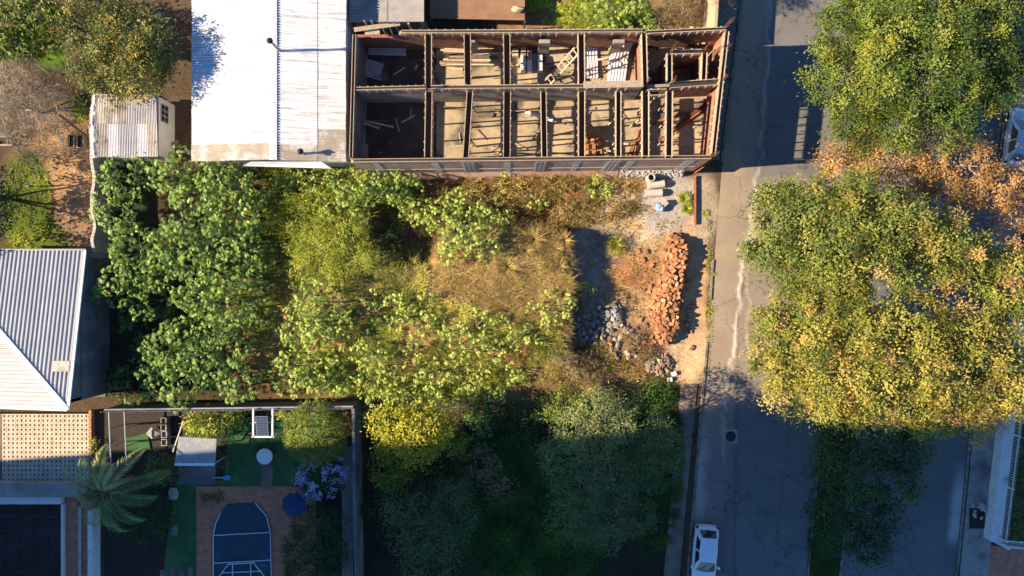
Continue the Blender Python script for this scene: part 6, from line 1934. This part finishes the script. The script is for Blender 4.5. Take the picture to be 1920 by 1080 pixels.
# palm
def palm(px, py, z):
    c = W(px, py, z)
    root = thing('palm_tree', 'feather palm with arching fronds beside the breeze block terrace', 'palm', (c.x, c.y, 0))
    m = MB(); m.tube([(c.x, c.y, -.1), (c.x + .05, c.y, z * .5), (c.x, c.y, z)], [.19, .15, .13], 10); m.build('trunk', M['bark_pale'], root, smooth=True)
    rng = np.random.default_rng(8)
    # (azimuth degrees, length, start elevation, tint)
    fr = [(88, 3.6, 52, .8), (48, 4.2, 50, .85), (14, 4.8, 36, .55), (-22, 3.9, 22, .45), (-55, 4.2, 26, .45), (-82, 4.6, 24, .4), (-118, 4.2, 26, .4), (-155, 3.6, 20, .45), (160, 4.4, 34, .6), (128, 3.2, 50, .6), (70, 2.4, 68, .8), (-100, 5.0, 10, .45)]
    for az, ln, el, tn in fr:
        a = math.radians(az); n = 14
        P = [Vector((c.x, c.y, z))]; e = math.radians(el)
        for k in range(n):
            st = ln / n
            P.append(P[-1] + Vector((math.cos(a) * math.cos(e), math.sin(a) * math.cos(e), math.sin(e))) * st); e -= math.radians(8.5)
        m = MB(); m.tube(P, [.035 * (1 - .8 * i / n) for i in range(n + 1)], 5); f_ = m.build('frond', M['stem_green'], root, smooth=True)
        V = []; T = []
        s = np.array([-math.sin(a), math.cos(a), 0])
        for i in range(50):
            t = .12 + .88 * i / 50; q = t * n; k0 = min(int(q), n - 1); p = np.array(P[k0].lerp(P[k0 + 1], q - k0)); d = np.array((P[k0 + 1] - P[k0]).normalized())
            l_ = .60 * math.sin(math.pi * (.15 + .8 * t)) * rng.uniform(.85, 1.1) + .08
            for sg in (-1, 1):
                dr = unit(s * sg * .85 + d * .65 + np.array([0, 0, -.05 + rng.normal(0, .12)]))
                wv = np.cross(dr, np.array([0, 0, 1.])); wv = unit(wv) * .016
                V += [p, p + dr * l_ * .5 + wv, p + dr * l_ + np.array([0, 0, -.16]), p + dr * l_ * .5 - wv]
                T += [tn + rng.normal(0, .1)] * 4
        V = np.array(V); npmesh('leaflets', V, np.arange(len(V)).reshape(-1, 4), L['palm'], f_, np.clip(np.array(T), 0, 1))
palm(195, 920, 3.4)

# shaded south lot
tree('yellow_tree', 'yellow-leaved tree catching the sun beside the garden wall', 'tree', (775, 830),
     [(735, 800, 42, 4.6, .62), (775, 815, 48, 5.0, .66), (810, 800, 40, 4.6, .5), (790, 845, 36, 4.6, .6), (845, 825, 30, 3.8, .25), (740, 850, 34, 3.8, .4), (735, 880, 40, 3.0, .2)],
     'yellow', .16, seed=31, dens=7, k=16, leaf=.20, ratio=.5, csig=.24, tsd=.14)
tree('grey_green_tree', 'tall grey-green acacia-like tree with sunlit top in the south lot', 'tree', (1110, 870),
     [(1130, 775, 44, 6.2, .70), (1160, 790, 40, 6.0, .65), (1085, 805, 44, 6.0, .66), (1110, 830, 44, 6.2, .62), (1060, 860, 48, 5.6, .5), (1115, 880, 48, 5.8, .45), (1090, 925, 50, 5.4, .45), (1150, 925, 44, 5.0, .4), (1080, 980, 48, 4.8, .4), (1135, 985, 48, 4.8, .38), (1190, 970, 36, 4.2, .35)],
     'greygreen', .22, seed=32, dens=7, k=18, leaf=.20, ratio=.28, csig=.25, tsd=.10)
tree('grey_green_tree', 'smaller grey-green tree leaning over the verge beside the road', 'tree', (1225, 850),
     [(1235, 812, 36, 5.0, .5), (1255, 850, 34, 4.6, .42), (1205, 860, 38, 4.6, .4), (1215, 895, 36, 4.2, .36), (1180, 830, 30, 4.4, .3)],
     'greygreen', .14, seed=33, dens=7, k=18, leaf=.19, ratio=.28, csig=.24, tsd=.10)
tree('bright_green_shrub', 'leafy green shrub in front of the sunlit acacia-like tree', 'bush', (1065, 765), [(1065, 758, 32, 3.0), (1085, 775, 26, 2.8), (1040, 775, 24, 2.2)], 'treegreen', .08, seed=34, dens=9, k=16, leaf=.2, ratio=.45, csig=.2, tint=.4)
tree('dark_tree', 'dark grey-green tree standing in full shade next to the garden wall', 'tree', (810, 985),
     [(750, 970, 38, 4.0), (800, 960, 40, 4.0), (850, 930, 36, 3.6), (775, 1020, 44, 4.2), (830, 1015, 44, 4.2), (800, 1065, 50, 4.2), (860, 975, 30, 3.6)], 'greygreen', .15, seed=35, dens=6, k=16, leaf=.20, ratio=.3, csig=.26, tint=.3, tsd=.1)
for i, (x, y, r, h, lm) in enumerate([(930, 775, 34, 1.4, 'darkgreen'), (970, 790, 34, 1.3, 'darkgreen'), (900, 790, 30, 1.4, 'castor'), (1010, 770, 30, 1.2, 'darkgreen'), (900, 870, 34, 1.0, 'dry'), (930, 905, 34, .9, 'dry'), (740, 915, 34, 1.6, 'darkgreen'), (800, 905, 36, 1.5, 'darkgreen'), (860, 885, 30, 1.4, 'darkgreen'), (690, 960, 20, .8, 'darkgreen'), (1180, 760, 34, .9, 'darkgreen'), (1240, 740, 26, .8, 'grass'), (1150, 765, 28, 1.0, 'dry')]):
    bush('shade_shrub', {'dry': 'dry brown undergrowth bush in the shaded south lot', 'darkgreen': 'dark low shrub in the shaded south lot', 'castor': 'broad-leaved low shrub in the shaded south lot', 'grass': 'low green shrub by the verge of the south lot'}[lm], x, y, r, h, lm, 660 + i, 'shrub', 'undergrowth of the south lot ' + lm, leaf=.18, dens=7, k=14, csig=.22, tint=.4)

# behind the shell: dry hanging plant by the boundary wall
bush('dry_creeper', 'dry tangled brown creeper against the boundary wall behind the shell', 1270, 15, 44, 1.8, 'dry', 690, 'shrub', leaf=.5, ratio=.04, dens=9, k=18, csig=.3, tint=.35)
bush('dry_creeper', 'small dry tangle hanging over the road side of the boundary wall', 1358, 12, 14, 2.6, 'dry', 691, 'shrub', leaf=.4, ratio=.05, dens=9, k=14, csig=.25, tint=.4)

tree('bare_shrub', 'leafless twiggy tree behind the boundary wall by the road', 'tree', (1285, -50), [(1290, -60, 50, 5.2, .5), (1320, -40, 30, 4.8, .5)], 'twig', .12, seed=51, bark='bark_pale', sub=10, dens=7, k=16, leaf=.4, ratio=.07, csig=.35)
# street trees
tree('street_tree', 'big dense green tree with a few yellow patches shading the silver car', 'tree', (1690, 130),
     [(1590, 60, 62, 9.0, .45), (1590, 150, 62, 8.8, .45), (1620, 225, 56, 8.2, .42), (1680, 60, 66, 10.0, .5), (1680, 150, 66, 10.2, .55), (1700, 225, 56, 8.8, .42), (1770, 60, 66, 10.0, .45), (1780, 150, 66, 10.0, .42), (1780, 225, 50, 8.6, .4), (1850, 60, 62, 9.0, .42), (1860, 150, 60, 8.8, .4), (1640, -10, 60, 8.6, .45), (1740, -10, 64, 9.0, .45), (1845, -10, 60, 8.6, .45), (1910, 40, 56, 8.4, .42), (1905, 130, 44, 8.0, .4), (1655, 100, 44, 10.2, .75)],
     'treegreen', .34, seed=41, dens=2.4, k=84, leaf=.155, ratio=.5, csig=.29, tint=.5, tsd=.20, inner=.3, fill=2.2)
tree('russet_tree', 'thin orange-brown tree with pale branches between two greener street trees', 'tree', (1700, 310),
     [(1600, 295, 44, 6.4, .5), (1670, 290, 52, 7.2, .55), (1750, 290, 56, 7.4, .6), (1820, 310, 52, 7.2, .6), (1880, 350, 48, 7.0, .65), (1720, 340, 44, 6.8, .4), (1800, 370, 46, 6.8, .4), (1900, 410, 36, 6.4, .5), (1560, 305, 30, 5.8, .7), (1935, 340, 40, 6.6, .6)],
     'rustleaf', .22, seed=42, bark='bark_pale', sub=9, dens=3.0, k=44, leaf=.16, ratio=.5, csig=.26, tsd=.2)
tree('street_tree', 'wide yellow-green street tree with browning tips above the middle of the road', 'tree', (1650, 450),
     [(1470, 395, 54, 8.2, .42), (1460, 470, 54, 8.0, .42), (1500, 520, 44, 7.6, .45), (1545, 385, 62, 9.2, .42), (1545, 465, 62, 9.2, .5), (1620, 390, 62, 9.6, .48), (1625, 470, 62, 9.8, .5), (1600, 530, 46, 8.6, .52), (1700, 420, 62, 9.6, .55), (1700, 495, 50, 9.0, .55), (1770, 450, 54, 9.0, .62), (1840, 490, 52, 8.6, .62), (1905, 500, 48, 8.2, .66), (1900, 560, 48, 8.4, .6), (1780, 510, 40, 8.4, .6)],
     'yellowgreen', .34, seed=43, dens=2.3, k=70, leaf=.185, ratio=.5, csig=.30, tsd=.22, inner=.3, fill=2.2)
tree('street_tree', 'wide golden yellow-green street tree whose edge ends at the shadow on the road', 'tree', (1660, 680),
     [(1475, 610, 56, 8.2, .5), (1470, 680, 56, 8.2, .52), (1500, 735, 46, 8.0, .6), (1550, 600, 60, 9.2, .52), (1550, 680, 64, 9.6, .58), (1570, 745, 52, 9.0, .66), (1630, 620, 62, 9.8, .52), (1640, 700, 66, 10.2, .6), (1655, 765, 50, 9.4, .62), (1720, 620, 62, 9.6, .58), (1730, 700, 66, 10.2, .62), (1740, 775, 48, 9.2, .62), (1810, 630, 60, 9.2, .62), (1815, 710, 62, 9.4, .66), (1815, 785, 42, 8.8, .7), (1890, 640, 56, 8.8, .62), (1895, 720, 56, 8.8, .66), (1880, 775, 38, 8.4, .7)],
     'goldgreen', .36, seed=44, dens=2.3, k=70, leaf=.185, ratio=.5, csig=.30, tsd=.18, inner=.3, fill=2.2)
tree('shaded_tree', 'dark brownish-green tree on the median in full shade', 'tree', (1600, 860),
     [(1575, 845, 48, 5.4), (1640, 840, 56, 5.8), (1700, 855, 46, 5.4), (1620, 895, 50, 5.6), (1680, 905, 48, 5.4), (1560, 885, 36, 4.8), (1720, 820, 40, 5.2)], 'darkgreen', .2, seed=45, dens=6, k=16, leaf=.22, ratio=.5, csig=.28, tint=.62, tsd=.12)
tree('shaded_tree', 'darkest green tree standing on the grassy end of the median', 'tree', (1575, 970),
     [(1560, 955, 46, 4.6), (1610, 950, 50, 4.8), (1650, 985, 42, 4.6), (1580, 1000, 44, 4.6), (1635, 1030, 36, 4.2)], 'darkgreen', .18, seed=46, dens=7, k=16, leaf=.20, ratio=.5, csig=.26, tint=.35, tsd=.14)
for i, (x, y, r) in enumerate(((1915, 850, 18), (1912, 900, 18), (1908, 950, 18), (1905, 995, 16))):
    bush('fence_shrub', 'olive shrub growing behind the pale picket fence', x, y, r, 1.1, 'treegreen', 700 + i, 'shrub', 'shrubs behind the picket fence', leaf=.14, dens=10, k=12, csig=.18, tint=.3)
